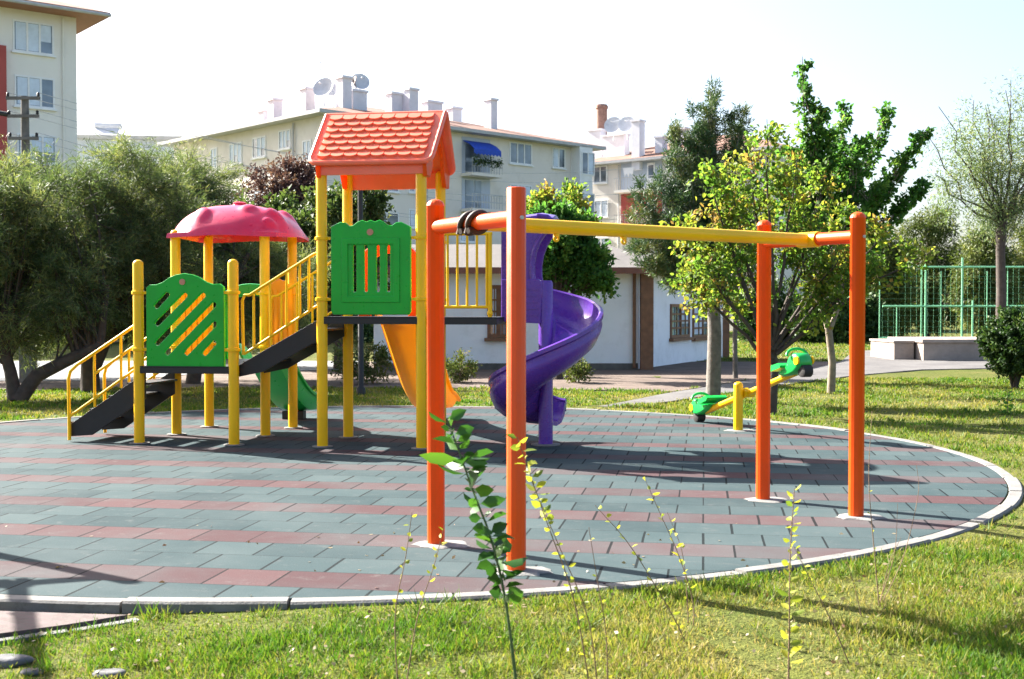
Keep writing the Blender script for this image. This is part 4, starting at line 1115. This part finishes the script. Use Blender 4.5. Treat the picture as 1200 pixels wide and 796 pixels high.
# ================================================================== TREES AND SHRUBS
def rel(px, py, Y, base): p = at(px, py, Y); return (p.x-base[0], p.y-base[1], p.z-base[2])
def blob(px, py, Y, base, rx, rz_, ry, n): return (rel(px,py,Y,base), (rx,ry,rz_), n)
TAM = dict(bark=M['bark'], leaf=M['tam'], ntw=13, twl=.70, lpt=46, ll=.15, lw=.0145, bias=(0,0,.05), out=.75, limb_r=.05, spread=.045, along=.4, limbup=.15)
b0 = gp(18,466); b0.z = GZ
tree('tamarisk_tree', 'feathery grey-green tree at the left edge with a low forked trunk', b0,
     [([(0,0,0),(-.12,.1,.5),(-.35,.2,1.2),(-.5,.4,2.2)], [.14,.11,.09,.05]), ([(.05,0,0),(.35,.1,.45),(.9,.3,.75),(1.4,.4,1.0),(1.5,.5,2.1)], [.15,.13,.11,.09,.05])],
     [blob(20,258,22.5,b0,1.3,.95,1.4,38), blob(60,240,22.8,b0,.9,.7,1.2,22), blob(-70,280,22.5,b0,1.3,1.2,1.4,26), blob(20,335,22,b0,1.2,.7,1.2,30), blob(75,320,22.5,b0,.9,.9,1.0,26), blob(-10,385,22,b0,.8,.3,.8,6), blob(-90,380,22,b0,.9,.5,1,10)], seed=3, group='feathery trees on the left', **TAM)
b1 = gp(106,456); b1.z = GZ
tree('tamarisk_tree', 'largest feathery grey-green tree with a leaning dark trunk behind the stairs', b1,
     [([(0,0,0),(-.05,.1,.6),(-.30,.15,1.0),(-.15,.2,1.7),(.2,.3,2.6),(.6,.4,3.4)], [.20,.17,.16,.12,.09,.05]), ([(.02,0,.3),(.25,.1,.9),(.5,.1,1.7),(.9,.2,2.7)], [.12,.10,.08,.05]), ([(-.3,.15,1.0),(-.8,.2,1.7),(-1.1,.3,2.6)], [.11,.09,.05])],
     [blob(150,225,24.5,b1,.75,.5,1.3,26), blob(105,268,24.5,b1,.85,.7,1.3,26), blob(185,250,24.5,b1,.85,.75,1.3,34), blob(135,312,24,b1,1.2,.7,1.2,38), blob(195,325,24.5,b1,.75,.8,1.1,28), blob(70,350,24,b1,.7,.5,.8,12), blob(205,385,25,b1,.5,.4,.8,10), blob(160,188,24.6,b1,.4,.25,.8,7)], seed=8, group='feathery trees on the left', **TAM)
b2 = gp(226,447); b2.z = GZ
tree('tamarisk_tree', 'feathery grey-green tree half hidden by the pink canopy', b2,
     [([(0,0,0),(.1,.1,.9),(-.1,.2,1.9),(.1,.2,3.2),(.2,.2,4.4)], [.17,.14,.12,.09,.04]), ([(.1,.1,.9),(.7,.1,1.8),(1.2,.2,2.9)], [.1,.08,.05])],
     [blob(215,225,28,b2,.9,.65,1.3,30), blob(195,200,28,b2,.45,.3,1.0,7), blob(230,258,28,b2,.75,.7,1.3,28), blob(270,310,28,b2,1.1,1.0,1.3,46), blob(215,310,28,b2,.9,1.0,1.2,30), blob(325,330,29,b2,.9,.9,1.2,36), blob(280,385,28,b2,1.2,.45,1.1,24)], seed=12, group='feathery trees on the left', **TAM)
b6 = gp(-60,448); b6.z = GZ
tree('tamarisk_tree', 'feathery tree at the far left behind the forked one', b6,
     [([(0,0,0),(.1,.1,1.2),(.2,.2,2.8),(.4,.2,4.2)], [.17,.14,.10,.04])],
     [blob(-20,225,29,b6,1.2,.7,1.3,28), blob(40,255,29,b6,1.1,.9,1.3,30), blob(-60,300,29,b6,1.3,1.2,1.3,34), blob(40,330,29,b6,1.3,.9,1.2,36)], seed=15, group='feathery trees on the left', **TAM)
bp_ = Vector((at(325,300,36).x,36,GZ))
tree('plum_tree', 'dark purple-leaved plum tree between the canopy and the coral roof', bp_,
     [([(0,0,0),(.1,0,1.2),(0,.1,2.6),(.1,.1,4.0)], [.12,.1,.08,.04])],
     [blob(330,222,36,bp_,.85,.55,.9,40), blob(350,218,36,bp_,.5,.55,.8,20), blob(300,235,36,bp_,.5,.45,.8,16), blob(365,240,36,bp_,.4,.4,.7,12)], bark=M['bark'], leaf=M['plum'], seed=21, ntw=10, twl=.5, lpt=16, ll=.11, lw=.055, out=.7)
bm1 = Vector((at(395,300,33).x,33,GZ))
tree('mulberry_tree', 'broad-leaved green tree behind the coral-roofed tower', bm1,
     [([(0,0,0),(.05,0,1.0),(-.1,.1,2.0),(0,.1,3.2)], [.13,.11,.09,.04])],
     [blob(400,260,33,bm1,.95,.75,1.0,44), blob(360,275,33,bm1,.7,.7,1.0,30), blob(430,250,33,bm1,.35,.6,.8,14), blob(390,320,33,bm1,1.0,.7,1.0,36), blob(435,330,33,bm1,.4,.7,.8,14), blob(350,340,33,bm1,.8,.7,1.0,28)], bark=M['bark'], leaf=M['mul'], seed=22, ntw=10, twl=.5, lpt=16, ll=.14, lw=.085, out=.7, fold=True, group='broad-leaved trees behind the tower')
bm2 = Vector((at(300,300,36).x,34.5,GZ))
tree('mulberry_tree', 'broad-leaved green tree behind the pink canopy', bm2,
     [([(0,0,0),(.05,0,1.0),(-.1,.1,2.0),(0,.1,3.0)], [.13,.11,.09,.04])],
     [blob(300,275,34.5,bm2,.9,.8,1.0,36), blob(330,265,34.5,bm2,.7,.6,1.0,26), blob(265,290,34.5,bm2,.6,.8,1.0,20), blob(310,360,34.5,bm2,1.2,.8,1.0,36)], bark=M['bark'], leaf=M['mul'], seed=23, ntw=10, twl=.5, lpt=16, ll=.14, lw=.085, out=.7, fold=True, group='broad-leaved trees behind the tower')
bs = gp(655,442); bs.z = GZ
tree('round_tree', 'dense dark green tree behind the purple spiral slide', bs,
     [([(0,0,0),(.05,0,.9),(0,0,1.7),(.05,0,2.6)], [.10,.085,.07,.03])],
     [blob(660,285,28.5,bs,.62,.55,.65,36), blob(650,262,28.5,bs,.42,.16,.5,10), blob(685,310,28.5,bs,.42,.35,.5,22), blob(640,310,28.5,bs,.45,.4,.5,18), blob(700,328,28.5,bs,.25,.2,.4,8)], bark=M['bark'], leaf=M['grn'], seed=25, ntw=10, twl=.36, lpt=20, ll=.12, lw=.075, out=.7, rbias=.0, fold=True)
# yellow top leaves of the same spot: a second, lighter tree behind
bs2 = gp(640,436); bs2.z = GZ
tree('young_tree', 'yellow-green tree top behind the yellow swing bar', bs2,
     [([(0,0,0),(0,0,1.6),(.1,0,3.2)], [.08,.06,.03])],
     [blob(655,240,31,bs2,.6,.30,.5,30), blob(635,252,31,bs2,.4,.3,.5,16), blob(675,262,31,bs2,.4,.3,.5,14)], bark=M['bark'], leaf=M['yel'], seed=26, ntw=8, twl=.4, lpt=12, ll=.11, lw=.07, out=.7, fold=True)
# pine
bq = gp(836,466); bq.z = GZ
pb = []
prng = random.Random(9)
trk = [(0,0,0),(.02,0,1.2),(-.03,0,2.6),(0,0,4.0),(-.05,.1,5.2)]
for (px,py,rx,rz_,n) in [(832,122,.09,.36,10),(832,165,.16,.4,11),(812,160,.07,.36,8),(866,150,.09,.36,10),(862,192,.14,.35,9),(790,170,.07,.30,7),(790,205,.14,.35,9),(813,215,.2,.4,9),(840,222,.3,.4,12),(770,235,.35,.35,14),(800,255,.6,.38,22),(850,265,.5,.4,16),(755,262,.3,.22,8),(775,290,.5,.3,18),(820,300,.6,.35,24),(790,325,.5,.2,14),(765,315,.3,.15,7),(835,335,.4,.18,8),(870,300,.4,.3,10)]:
    pb.append(blob(px,py,bq.y,bq,rx,rz_,max(.3,rx*1.1),n))
tree('pine_tree', 'tall grey-green pine with a straight rough trunk right of the kiosk', bq, [(trk, [.14,.125,.10,.07,.02])], pb, bark=M['barkg'], leaf=M['pine'], seed=31,
     ntw=7, twl=.25, lpt=34, ll=.12, lw=.017, out=.35, bias=(0,0,.55), jit=.4, limb_r=.035, along=.5, attach=(.4,.92), spread=.03, limbup=-.02)
# yellow-leaved tree
by = gp(904,483); by.z = GZ
ysh = [((905,420),(840,330),(797,262)),((905,410),(850,290),(828,192)),((905,405),(870,290),(852,205)),((905,400),(890,280),(878,172)),((905,405),(905,260),(897,140)),((905,400),(925,270),(932,185)),((908,400),(940,300),(968,205)),((908,405),(960,320),(1003,245)),((910,410),(975,340),(1042,268)),((910,415),(990,350),(1078,300)),((905,425),(840,360),(792,318)),((905,400),(880,320),(852,262)),((908,400),(935,320),(955,268)),((910,415),(970,365),(1015,322)),((905,420),(850,350),(822,312)),((905,400),(895,320),(905,230)),((906,410),(950,350),(985,300)),((905,405),(870,330),(838,240))]
trs = [([(0,0,0),(.05,.05,.7),(.02,.1,1.15),(-.02,.1,1.5)], [.085,.072,.068,.05])]
bl = []
for k, (a, c, e) in enumerate(ysh):
    dy = prng.uniform(-.7,.7)
    A = Vector(rel(*a, by.y, by)); C = Vector(rel(*c, by.y+dy*.6, by)); E_ = Vector(rel(*e, by.y+dy, by))
    pts = bez(A, C, E_, 9); pts = [p_+Vector((prng.gauss(0,.02),prng.gauss(0,.02),0)) if i_ else p_ for i_, p_ in enumerate(pts)]
    trs.append((pts, [.036*(1-.85*i/8) for i in range(9)]))
    for t in (.42,.55,.66,.76,.86,.95): 
        r_ = .30-.17*t; bl.append((pathpt(pts, t), (r_,r_,r_), 1 if t < .6 else 3))
tree('yellow_tree', 'airy yellow-leaved tree with a dark branching trunk beside the seesaw', by, trs, bl, bark=M['bark'], leaf=M['yel'], seed=41, ntw=5, twl=.32, lpt=8, ll=.082, lw=.055, out=.5, limb_r=.012, along=.3, spread=.035, fold=True, attach=(.5,.97), limbup=.05)
# green tree with tall leafy shoots and pale forked trunk
bg = gp(974,457); bg.z = GZ
shoots = [((960,330),(945,220),(940,66),.17),((962,320),(952,200),(962,120),.14),((965,320),(985,230),(988,118),.19),((968,320),(1010,220),(1040,122),.19),((968,330),(1030,230),(1088,148),.17),((972,340),(1040,260),(1085,215),.14),((958,330),(930,260),(905,200),.22),((960,330),(985,250),(1010,160),.17),((960,330),(940,250),(925,170),.2),((965,330),(1000,270),(1062,190),.15),((962,330),(955,240),(955,165),.14),((964,330),(975,250),(972,150),.13),((966,330),(1000,250),(1000,175),.12),((962,330),(950,270),(960,210),.16),((966,330),(1005,280),(1030,215),.13)]
trs = [([(0,0,0),(.02,0,.6),(-.05,0,1.2),(-.15,0,1.6),(-.25,0,2.2)], [.085,.075,.07,.05,.03]), ([(-.05,0,1.2),(.15,.05,1.7),(.2,.1,2.3)], [.055,.045,.03])]
bl = []
for k, (a, c, e, r) in enumerate(shoots):
    dy = prng.uniform(-.5,.5)
    A = Vector(rel(*a, bg.y, bg)); C = Vector(rel(*c, bg.y+dy*.5, bg)); E_ = Vector(rel(*e, bg.y+dy, bg))
    pts = bez(A, C, E_, 9); trs.append((pts, [.035*(1-.8*i/8) for i in range(9)]))
    for j, t in enumerate((.34,.44,.54,.63,.72,.8,.88,.95)):
        p = pathpt(pts, t); rr_ = r*(1.15-.85*t)
        bl.append((p, (rr_,rr_,rr_), 4 if t < .8 else 3))
bl += [blob(950,300,bg.y,bg,.7,.35,.8,9), blob(1000,285,bg.y,bg,.6,.3,.8,8)]
tree('shoot_tree', 'green tree with tall upright leafy shoots and a pale forked trunk', bg, trs, bl, bark=M['barkp'], leaf=M['grn'], seed=43,
     ntw=5, twl=.17, lpt=8, ll=.10, lw=.068, out=.5, limb_r=.02, along=.2, spread=.03, fold=True, attach=(.5,.98), limbup=.05)
# thin bare-trunked young tree left of the yellow one
bt = gp(862,441); bt.z = GZ
tree('young_tree', 'thin grey-trunked young tree on the bare soil between pine and yellow tree', bt,
     [([(0,0,0),(-.02,0,1.0),(.02,0,2.0),(0,0,3.2)], [.065,.055,.05,.03])],
     [blob(865,300,28.5,bt,.7,.6,.7,20), blob(880,260,28.5,bt,.6,.5,.7,14)], bark=M['barkg'], leaf=M['yel'], seed=44, ntw=7, twl=.45, lpt=12, ll=.1, lw=.06, out=.6, rbias=-.15, fold=True)
# pollard willow at right
bw = Vector((at(1172,400,42).x, 42, GZ))
wt = [([(0,0,0),(.02,0,2.2),(-.02,0,3.6),(0,0,4.7)], [.19,.165,.155,.18])]
wb = []
wr = random.Random(6)
for k in range(20):
    px = 1085+185*k/19+wr.uniform(-14,14); top = 70+ (abs(px-1180)/95)**2*70 + wr.uniform(0,90)
    e = Vector(rel(px, top, 42+wr.uniform(-1.6,1.6), bw)); a = Vector((wr.uniform(-.12,.12),0,4.6)); c = a.lerp(e,.35)+Vector(((e.x)*.18,0,-.1))
    pts = bez(a, c, e, 8); pts = [p_+Vector((wr.gauss(0,.10),wr.gauss(0,.10),wr.gauss(0,.06)))*min(1,i_/2) for i_, p_ in enumerate(pts)]; wt.append((pts, [.040*(1-.85*i/7)+.005 for i in range(8)]))
    for t in (.3,.45,.58,.7,.82,.94): wb.append((pathpt(pts, t), (.4,.4,.45), 2))
tree('willow_tree', 'tall pollarded willow with a sparse pale crown on the right', bw, wt, wb, bark=M['bark'], leaf=M['wilp'], seed=51,
     ntw=6, twl=.85, lpt=15, ll=.15, lw=.034, out=.3, bias=(0,0,-.2), limb_r=.012, along=.6, spread=.16, attach=(.6,.95), limbup=.02, twig_draw=.12)
# soft willows beyond the court
for i, (px, Y, top, wpx, lab) in enumerate([(1030,66,262,60,'pale weeping willow beyond the left end of the court fence'),(1085,72,240,75,'pale weeping willow beyond the middle of the court fence'),(1150,66,262,60,'olive weeping willow beyond the court fence beside the pollard trunk'),(1215,70,255,70,'pale weeping willow beyond the right end of the court fence'),(1290,74,250,80,'pale weeping willow past the right edge of the court'),(985,74,300,70,'pale willow behind the orange right swing posts')]):
    bb = Vector((at(px,400,Y).x, Y, GZ)); sc = Y/F
    hw = wpx*.5*sc; hz = (395-top)*.5*sc; cz = at(px,(395+top)/2,Y).z
    tree('willow_tree', lab, bb, [([(0,0,0),(.1,0,1.5),(0,0,cz),(.1,0,cz+hz*.6)], [.2,.17,.13,.05])],
         [((0,0,cz+hz*.15),(hw,hw*.8,hz*.85),60), ((hw*.3,0,cz-hz*.3),(hw*1.0,hw*.7,hz*.55),34)], bark=M['bark'], leaf=M['wil'], seed=60+i,
         ntw=10, twl=1.0, lpt=34, ll=.28, lw=.065, out=.3, bias=(0,0,-.5), limb_r=.04, spread=.18, group='willows beyond the court', rbias=-.05*(i%3), twig_draw=.15)
# dark trees filling the background behind kiosk and left trees
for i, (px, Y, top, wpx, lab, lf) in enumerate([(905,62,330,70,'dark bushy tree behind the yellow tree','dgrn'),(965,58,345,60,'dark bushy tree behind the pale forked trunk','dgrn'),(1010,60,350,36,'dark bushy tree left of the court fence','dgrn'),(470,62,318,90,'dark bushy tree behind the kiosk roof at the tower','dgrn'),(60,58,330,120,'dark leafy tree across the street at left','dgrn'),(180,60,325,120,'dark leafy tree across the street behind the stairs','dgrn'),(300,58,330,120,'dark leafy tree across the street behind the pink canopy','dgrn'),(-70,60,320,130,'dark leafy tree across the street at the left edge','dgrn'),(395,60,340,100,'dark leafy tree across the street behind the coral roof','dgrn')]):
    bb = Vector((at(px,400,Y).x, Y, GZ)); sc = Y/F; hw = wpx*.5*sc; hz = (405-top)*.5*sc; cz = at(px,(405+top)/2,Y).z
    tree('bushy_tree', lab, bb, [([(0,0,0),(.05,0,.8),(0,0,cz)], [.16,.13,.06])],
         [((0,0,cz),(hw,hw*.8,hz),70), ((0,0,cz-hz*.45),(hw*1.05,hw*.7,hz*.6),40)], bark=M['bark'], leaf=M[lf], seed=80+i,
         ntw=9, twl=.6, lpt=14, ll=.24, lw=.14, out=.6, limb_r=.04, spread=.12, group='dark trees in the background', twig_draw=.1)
# clipped round bush on the right
bb = gp(1188,452); bb.z = GZ
tree('clipped_bush', 'dark round clipped bush on short stems at the right edge', bb,
     [([(0,0,0),(-.05,0,.25),(-.15,0,.6)], [.05,.045,.03]), ([(.05,.05,0),(.15,.05,.3),(.3,.1,.6)], [.05,.04,.03]), ([(0,-.05,0),(.0,-.1,.3),(.05,-.2,.6)], [.04,.04,.03])],
     [((.15,0,.98),(.70,.70,.58),130), ((.1,0,.75),(.6,.6,.35),50)], bark=M['bark'], leaf=M['dgrn'], seed=70, ntw=9, twl=.22, lpt=22, ll=.08, lw=.05, out=.9, limb_r=.02, spread=.03, cat='bush')
# small shrubs along the kiosk
for i, (px, py, r, hh, lab) in enumerate([(538,446,.30,.55,'pale small shrub on the soil left of the orange posts'),(674,446,.28,.52,'pale small shrub on the soil right of the spiral slide'),(437,447,.32,.75,'pale small shrub on the soil under the tower'),(412,448,.3,.9,'leafy shrub on the soil between the tower legs')]):
    bb = gp(px,py); bb.z = GZ
    tree('shrub', lab, bb, [([(0,0,0),(.02,0,.2),(.05,0,hh*.6)], [.02,.016,.01]), ([(0,0,0),(-.08,0,.2),(-.12,0,hh*.6)], [.02,.014,.01])],
         [((0,0,hh*.6),(r,r,hh*.45),26)], bark=M['twig'], leaf=M['wil'] if i < 3 else M['mul'], seed=90+i, ntw=6, twl=.25, lpt=11, ll=.08, lw=.035, out=.7, limb_r=.015, spread=.03, cat='shrub', group='shrubs along the kiosk')

# ================================================================== FOREGROUND STEMS
def stemplant(name, label, stems, lf, seed, group=None):
    rr = random.Random(seed); rng = np.random.default_rng(seed)
    b = stems[0]['base']; root = empty(name, b); tag(root, label, 'sapling', group)
    mb = MB(); P=[];D=[];Lg=[];W=[];Rn=[]
    for s in stems:
        pts = [Vector(p)-Vector(b) for p in s['pts']]; cv = spl(pts, 14)
        mb.tube(cv, [s['r']*1.25*(1-.7*i/13) for i in range(14)], 6)
        for (t0, t1, n, ll, lw, dn) in s['lv']:
            for k in range(n):
                t = t0+(t1-t0)*(k+rr.random()*.6)/n; p = pathpt(cv, min(t,.999)); a = k*2.4+rr.uniform(-.5,.5)
                d = Vector((math.cos(a), math.sin(a)*.8, rr.uniform(-.15,.55)+dn)); d.normalize()
                pet = p+d*ll*.12
                mb.tube([p, pet], .0012 if ll < .05 else .002, 3, cap=False)
                P.append(pet); D.append(d); q_ = rr.choice((.55,.8,1,1.15,1.3)) if lf == 'sap' else 1.35; Lg.append(q_*ll*rr.uniform(.65,1.2)); W.append(q_*lw*rr.uniform(.7,1.15)); Rn.append(rr.gauss(.5,.25))
    mb.build('stem', M['stem'] if lf == 'sap' else M['twig'], root, 60)
    if P: leaves('foliage', P, [tuple(d) for d in D], Lg, W, np.array(Rn), M[lf], root, seed, True)
    return root
def stem(pxs, Y, r, lv, Y2=None):
    pts = []
    for i, (x, y) in enumerate(pxs):
        YY = Y if Y2 is None else Y+(Y2-Y)*i/(len(pxs)-1)
        pts.append(at(x, y, YY))
    b = pts[0].copy(); 
    if b.z > GZ-.03:
        pts.insert(0, Vector((b.x, b.y, GZ-.03)))
    return dict(base=(pts[0].x, pts[0].y, GZ), pts=pts, r=r, lv=lv)
stemplant('sapling', 'leafy green sapling standing in the grass before the orange left posts',
    [stem([(607,822),(600,760),(590,690),(575,630),(556,580),(540,535),(524,492)], 5.05, .0075, [(.40,.58,30,.085,.068,0),(.58,.84,22,.095,.062,.0),(.80,.86,6,.15,.075,-.15),(.86,1.0,14,.10,.055,.2)])], 'sap', 5)
tw = [
 ('thin reddish stem with few yellow buds left of the leafy sapling', [stem([(466,800),(463,720),(475,655),(483,600)], 5.2, .0035, [(.35,1,14,.022,.014,.2)])]),
 ('slanting thin stem with yellow buds close left of the leafy sapling', [stem([(478,790),(490,720),(508,665),(521,615)], 5.25, .0035, [(.3,1,16,.026,.017,.2)])]),
 ('tall slanting stems with bright yellow leaflets right of the orange posts', [stem([(690,800),(672,700),(640,610),(606,512)], 5.3, .004, [(.25,.75,22,.022,.014,.1),(.75,1,26,.040,.022,.1)]), stem([(700,800),(688,720),(655,640),(622,562)], 5.35, .0035, [(.3,1,16,.024,.014,.1)])]),
 ('bare upright stem between the yellow-tipped stems', [stem([(712,800),(710,740),(700,680),(690,618)], 5.2, .0035, [(.2,1,6,.016,.01,.2)])]),
 ('slanting stem with a yellow tip before the kerb', [stem([(800,745),(770,690),(735,635),(697,592)], 5.9, .0035, [(.15,1,20,.026,.017,.2)])]),
 ('pair of thin stems with yellow tips right of the middle', [stem([(812,705),(795,650),(775,605),(755,560)], 6.2, .003, [(.3,1,16,.028,.018,.2)]), stem([(806,715),(800,650),(782,600)], 6.25, .003, [(.3,1,9,.02,.014,.2)])]),
 ('upright green-leaved stem left of the right orange posts', [stem([(924,800),(925,735),(926,650),(931,572)], 5.3, .0045, [(.35,.65,20,.045,.026,.2),(.65,1,22,.034,.02,.3)])]),
 ('leaning bare stem in the grass right of the green-leaved one', [stem([(1000,790),(975,730),(950,680),(930,640)], 5.6, .003, [(.5,1,9,.022,.013,.2)]), stem([(1012,735),(1002,690),(990,650)], 6.4, .0025, [])]),
 ('bunch of bare thin shoots at the kerb by the right orange post', [stem([(1030,708),(1024,640),(1018,560),(1022,482)], 6.6, .0035, [(.3,.9,8,.014,.009,.2)]), stem([(1032,706),(1042,660),(1056,630)], 6.6, .0025, []), stem([(1030,708),(1048,650),(1052,590)], 6.65, .0025, []), stem([(1034,706),(1058,655),(1076,580),(1074,545)], 6.7, .0025, [])]),
 ('short leafy sprout on the lawn below the round bush', [stem([(1180,492),(1181,475),(1180,455)], 19.0, .006, [(.2,1,16,.07,.04,.1)]), stem([(1180,492),(1172,480),(1168,470)], 19.0, .005, [(.2,1,9,.06,.04,.1)])]),
]
for i, (lab, st) in enumerate(tw): stemplant('sapling', lab, st, 'bud' if i != 9 else 'grn', 100+i, 'thin stems growing in the lawn')

# ================================================================== GRASS
def inside(xy, px):
    pl = [gp(x, y, GZ).xy for x, y in px]; r = np.zeros(len(xy), bool); j = len(pl)-1
    for i in range(len(pl)):
        a, b_ = pl[i], pl[j]
        c = ((a.y > xy[:,1]) != (b_.y > xy[:,1])) & (xy[:,0] < (b_.x-a.x)*(xy[:,1]-a.y)/((b_.y-a.y) or 1e-9)+a.x)
        r ^= c; j = i
    return r
SOIL_PX = [(-700,457),(60,457),(200,455),(420,454),(560,455),(700,457),(790,459),(870,446),(960,437),(985,424),(830,424),(640,423),(400,424),(0,424),(-700,424)]
PATH_PX = [(648,483),(700,480),(780,471),(860,459),(940,448),(1000,440),(1080,433),(1250,430),(1700,428),(1700,408),(1250,408),(1040,409),(1000,412),(985,424),(930,437),(850,450),(780,461),(715,474),(672,480)]
def grassfield():
    rng = np.random.default_rng(77)
    Ps = []; hs = []
    def region(n, f, h):
        xy = f(n); ok = (np.hypot(xy[:,0]-DISC[0], xy[:,1]-DISC[1]) > RO+.03)
        # leave the brick patch and footpath bare
        ok &= ~((xy[:,0] < -2.0) & (xy[:,1] > 5.98+.62*(xy[:,0]+2.6)) & (xy[:,1] < 8))
        ok &= ~inside(xy, SOIL_PX) & ~inside(xy, PATH_PX)
        xy = xy[ok]; Ps.append(xy); hs.append(np.full(len(xy), h))
    def near(n):
        y = rng.uniform(4.6, 8.6, n); x = rng.uniform(-.46, .46, n)*y; return np.c_[x,y]
    region(140000, near, .036)
    region(60000, lambda n: np.c_[rng.uniform(.5,9,n), rng.uniform(6.5,14,n)], .04)
    region(90000, lambda n: np.c_[rng.uniform(2,14,n), rng.uniform(13,29,n)], .055)
    region(80000, lambda n: np.c_[rng.uniform(-12,4,n), rng.uniform(17.5,25.5,n)], .055)
    region(30000, lambda n: np.c_[rng.uniform(5,24,n), rng.uniform(36,60,n)], .09)
    xy = np.concatenate(Ps); h = np.concatenate(hs); n = len(xy)
    den = np.array([mnoise.noise((x*1.1,y*1.1,2.0))+.6*mnoise.noise((x*4,y*4,9.0)) for x,y in xy])
    keep = rng.random(n) < np.clip(.62+den*.8, .12, 1)
    xy, h, den = xy[keep], h[keep], den[keep]
    # coarser tufts standing above the turf
    pick = rng.integers(0, len(xy), 1500); tc = xy[pick]; k = 26
    tx = np.repeat(tc, k, 0)+rng.normal(0, .035, (len(tc)*k, 2)); sel = np.hypot(tx[:,0]-DISC[0], tx[:,1]-DISC[1]) > RO+.01
    tx = tx[sel]; th = np.repeat(rng.uniform(.035,.075,len(tc)), k)[sel]; td = np.repeat(rng.uniform(-.5,.7,len(tc)), k)[sel]
    xy = np.r_[xy, tx]; h = np.r_[h, th]; den = np.r_[den, td]; n = len(xy)
    z = np.array([lawn_z(a, b_) for a, b_ in xy])-.012
    hh = h*rng.uniform(.4,1.5,n)*(1+.6*np.clip(den,-.6,.8))
    D = np.c_[rng.normal(0,.55,n), rng.normal(0,.55,n), np.ones(n)]
    big = np.array([mnoise.noise((x*.55+5,y*.55,4.0)) for x,y in xy])
    rn = .42 - .35*den + .55*big + rng.normal(0,.2,n)
    W = .006*np.maximum(1, np.hypot(xy[:,0],xy[:,1])/7.0)
    o = leaves('lawn_grass', np.c_[xy,z], D, hh, W, rn, M['grassleaf'], None, 7); tag(o, kind='stuff')
grassfield()
# fallen leaves and crumbs on lawn and rubber
rng = np.random.default_rng(8); n = 900
y = rng.uniform(4.8, 9, n); x = rng.uniform(-.45,.45,n)*y; r_ = np.hypot(x-DISC[0], y-DISC[1]); ok = (r_ > RO+.05) | (rng.random(n) < .12)
x, y, r_ = x[ok], y[ok], r_[ok]; z = np.where(r_ > RO, np.array([lawn_z(a, b_) for a, b_ in zip(x, y)])+.022, .004); n = len(x)
o = leaves('fallen_leaves', np.c_[x,y,z], np.c_[rng.normal(size=n), rng.normal(size=n), rng.normal(0,.12,n)], rng.uniform(.015,.04,n), .02, rng.random(n), M['litter'], None, 9); tag(o, kind='stuff')
# a few pale stones in the lower left corner
for (px, py, s, lab) in [(10,777,.075,'pale flat stone at the left edge of the lawn'),(38,789,.04,'small pale stone between two larger ones in the grass'),(128,792,.06,'grey stone in the grass at the lower left')]:
    p = gp(px, py, GZ); rr = random.Random(px); mb = MB(); mb.ball((0,0,0), s, (1.3,1,.45), 18, 11)
    mb.v = [(a*(1+.45*mnoise.noise((a*16+px,b*16,c*16))), b*(1+.45*mnoise.noise((a*16,b*16+px,c*16))), min(c, s*.28)*(1+.3*mnoise.noise((a*14,b*14,px)))) for a,b,c in mb.v]
    o = mb.build('stone', M['rock'], None, 50, loc=(p.x,p.y,GZ+s*.12)); tag(o, lab, 'stone')

# ================================================================== CAMERA, LIGHT
cam = bpy.data.cameras.new('camera'); co = bpy.data.objects.new('camera', cam); COL.objects.link(co); S.camera = co
co.location = (0,0,H); co.rotation_euler = (math.pi/2-PITCH, 0, 0)
cam.sensor_width = 36; cam.lens = F/1200*36; cam.clip_end = 6000; cam.clip_start = .05
cam.dof.use_dof = True; cam.dof.focus_distance = 12.5; cam.dof.aperture_fstop = 5.0
EL = R(35); ST = Vector((-.82,.575,0)).normalized()
sd = Vector((ST.x*math.cos(EL), ST.y*math.cos(EL), math.sin(EL)))
sun = bpy.data.lights.new('sun', 'SUN'); sun.energy = 5.0; sun.angle = R(.55); sun.color = (1,.95,.87)
so = bpy.data.objects.new('sun', sun); COL.objects.link(so); so.rotation_euler = (-sd).to_track_quat('-Z','Y').to_euler(); so.location = (-20,15,20)
W = bpy.data.worlds.new('World'); S.world = W; W.use_nodes = True; nt = W.node_tree
sk = nt.nodes.new('ShaderNodeTexSky'); sk.sky_type = 'NISHITA'; sk.sun_disc = False; sk.sun_elevation = EL
sk.sun_rotation = math.atan2(ST.x, ST.y); sk.air_density = 1.0; sk.dust_density = 7.0; sk.ozone_density = 1.0; sk.altitude = 900
bg_ = nt.nodes['Background']; L(nt, sk.outputs[0], bg_.inputs['Color']); bg_.inputs['Strength'].default_value = .065
S.view_settings.view_transform = 'Standard'; S.view_settings.look = 'None'; S.view_settings.exposure = 2.5; S.view_settings.gamma = 1
S.render.engine = 'CYCLES'
S.cycles.max_bounces = 8; S.cycles.transparent_max_bounces = 8; S.cycles.use_denoising = True
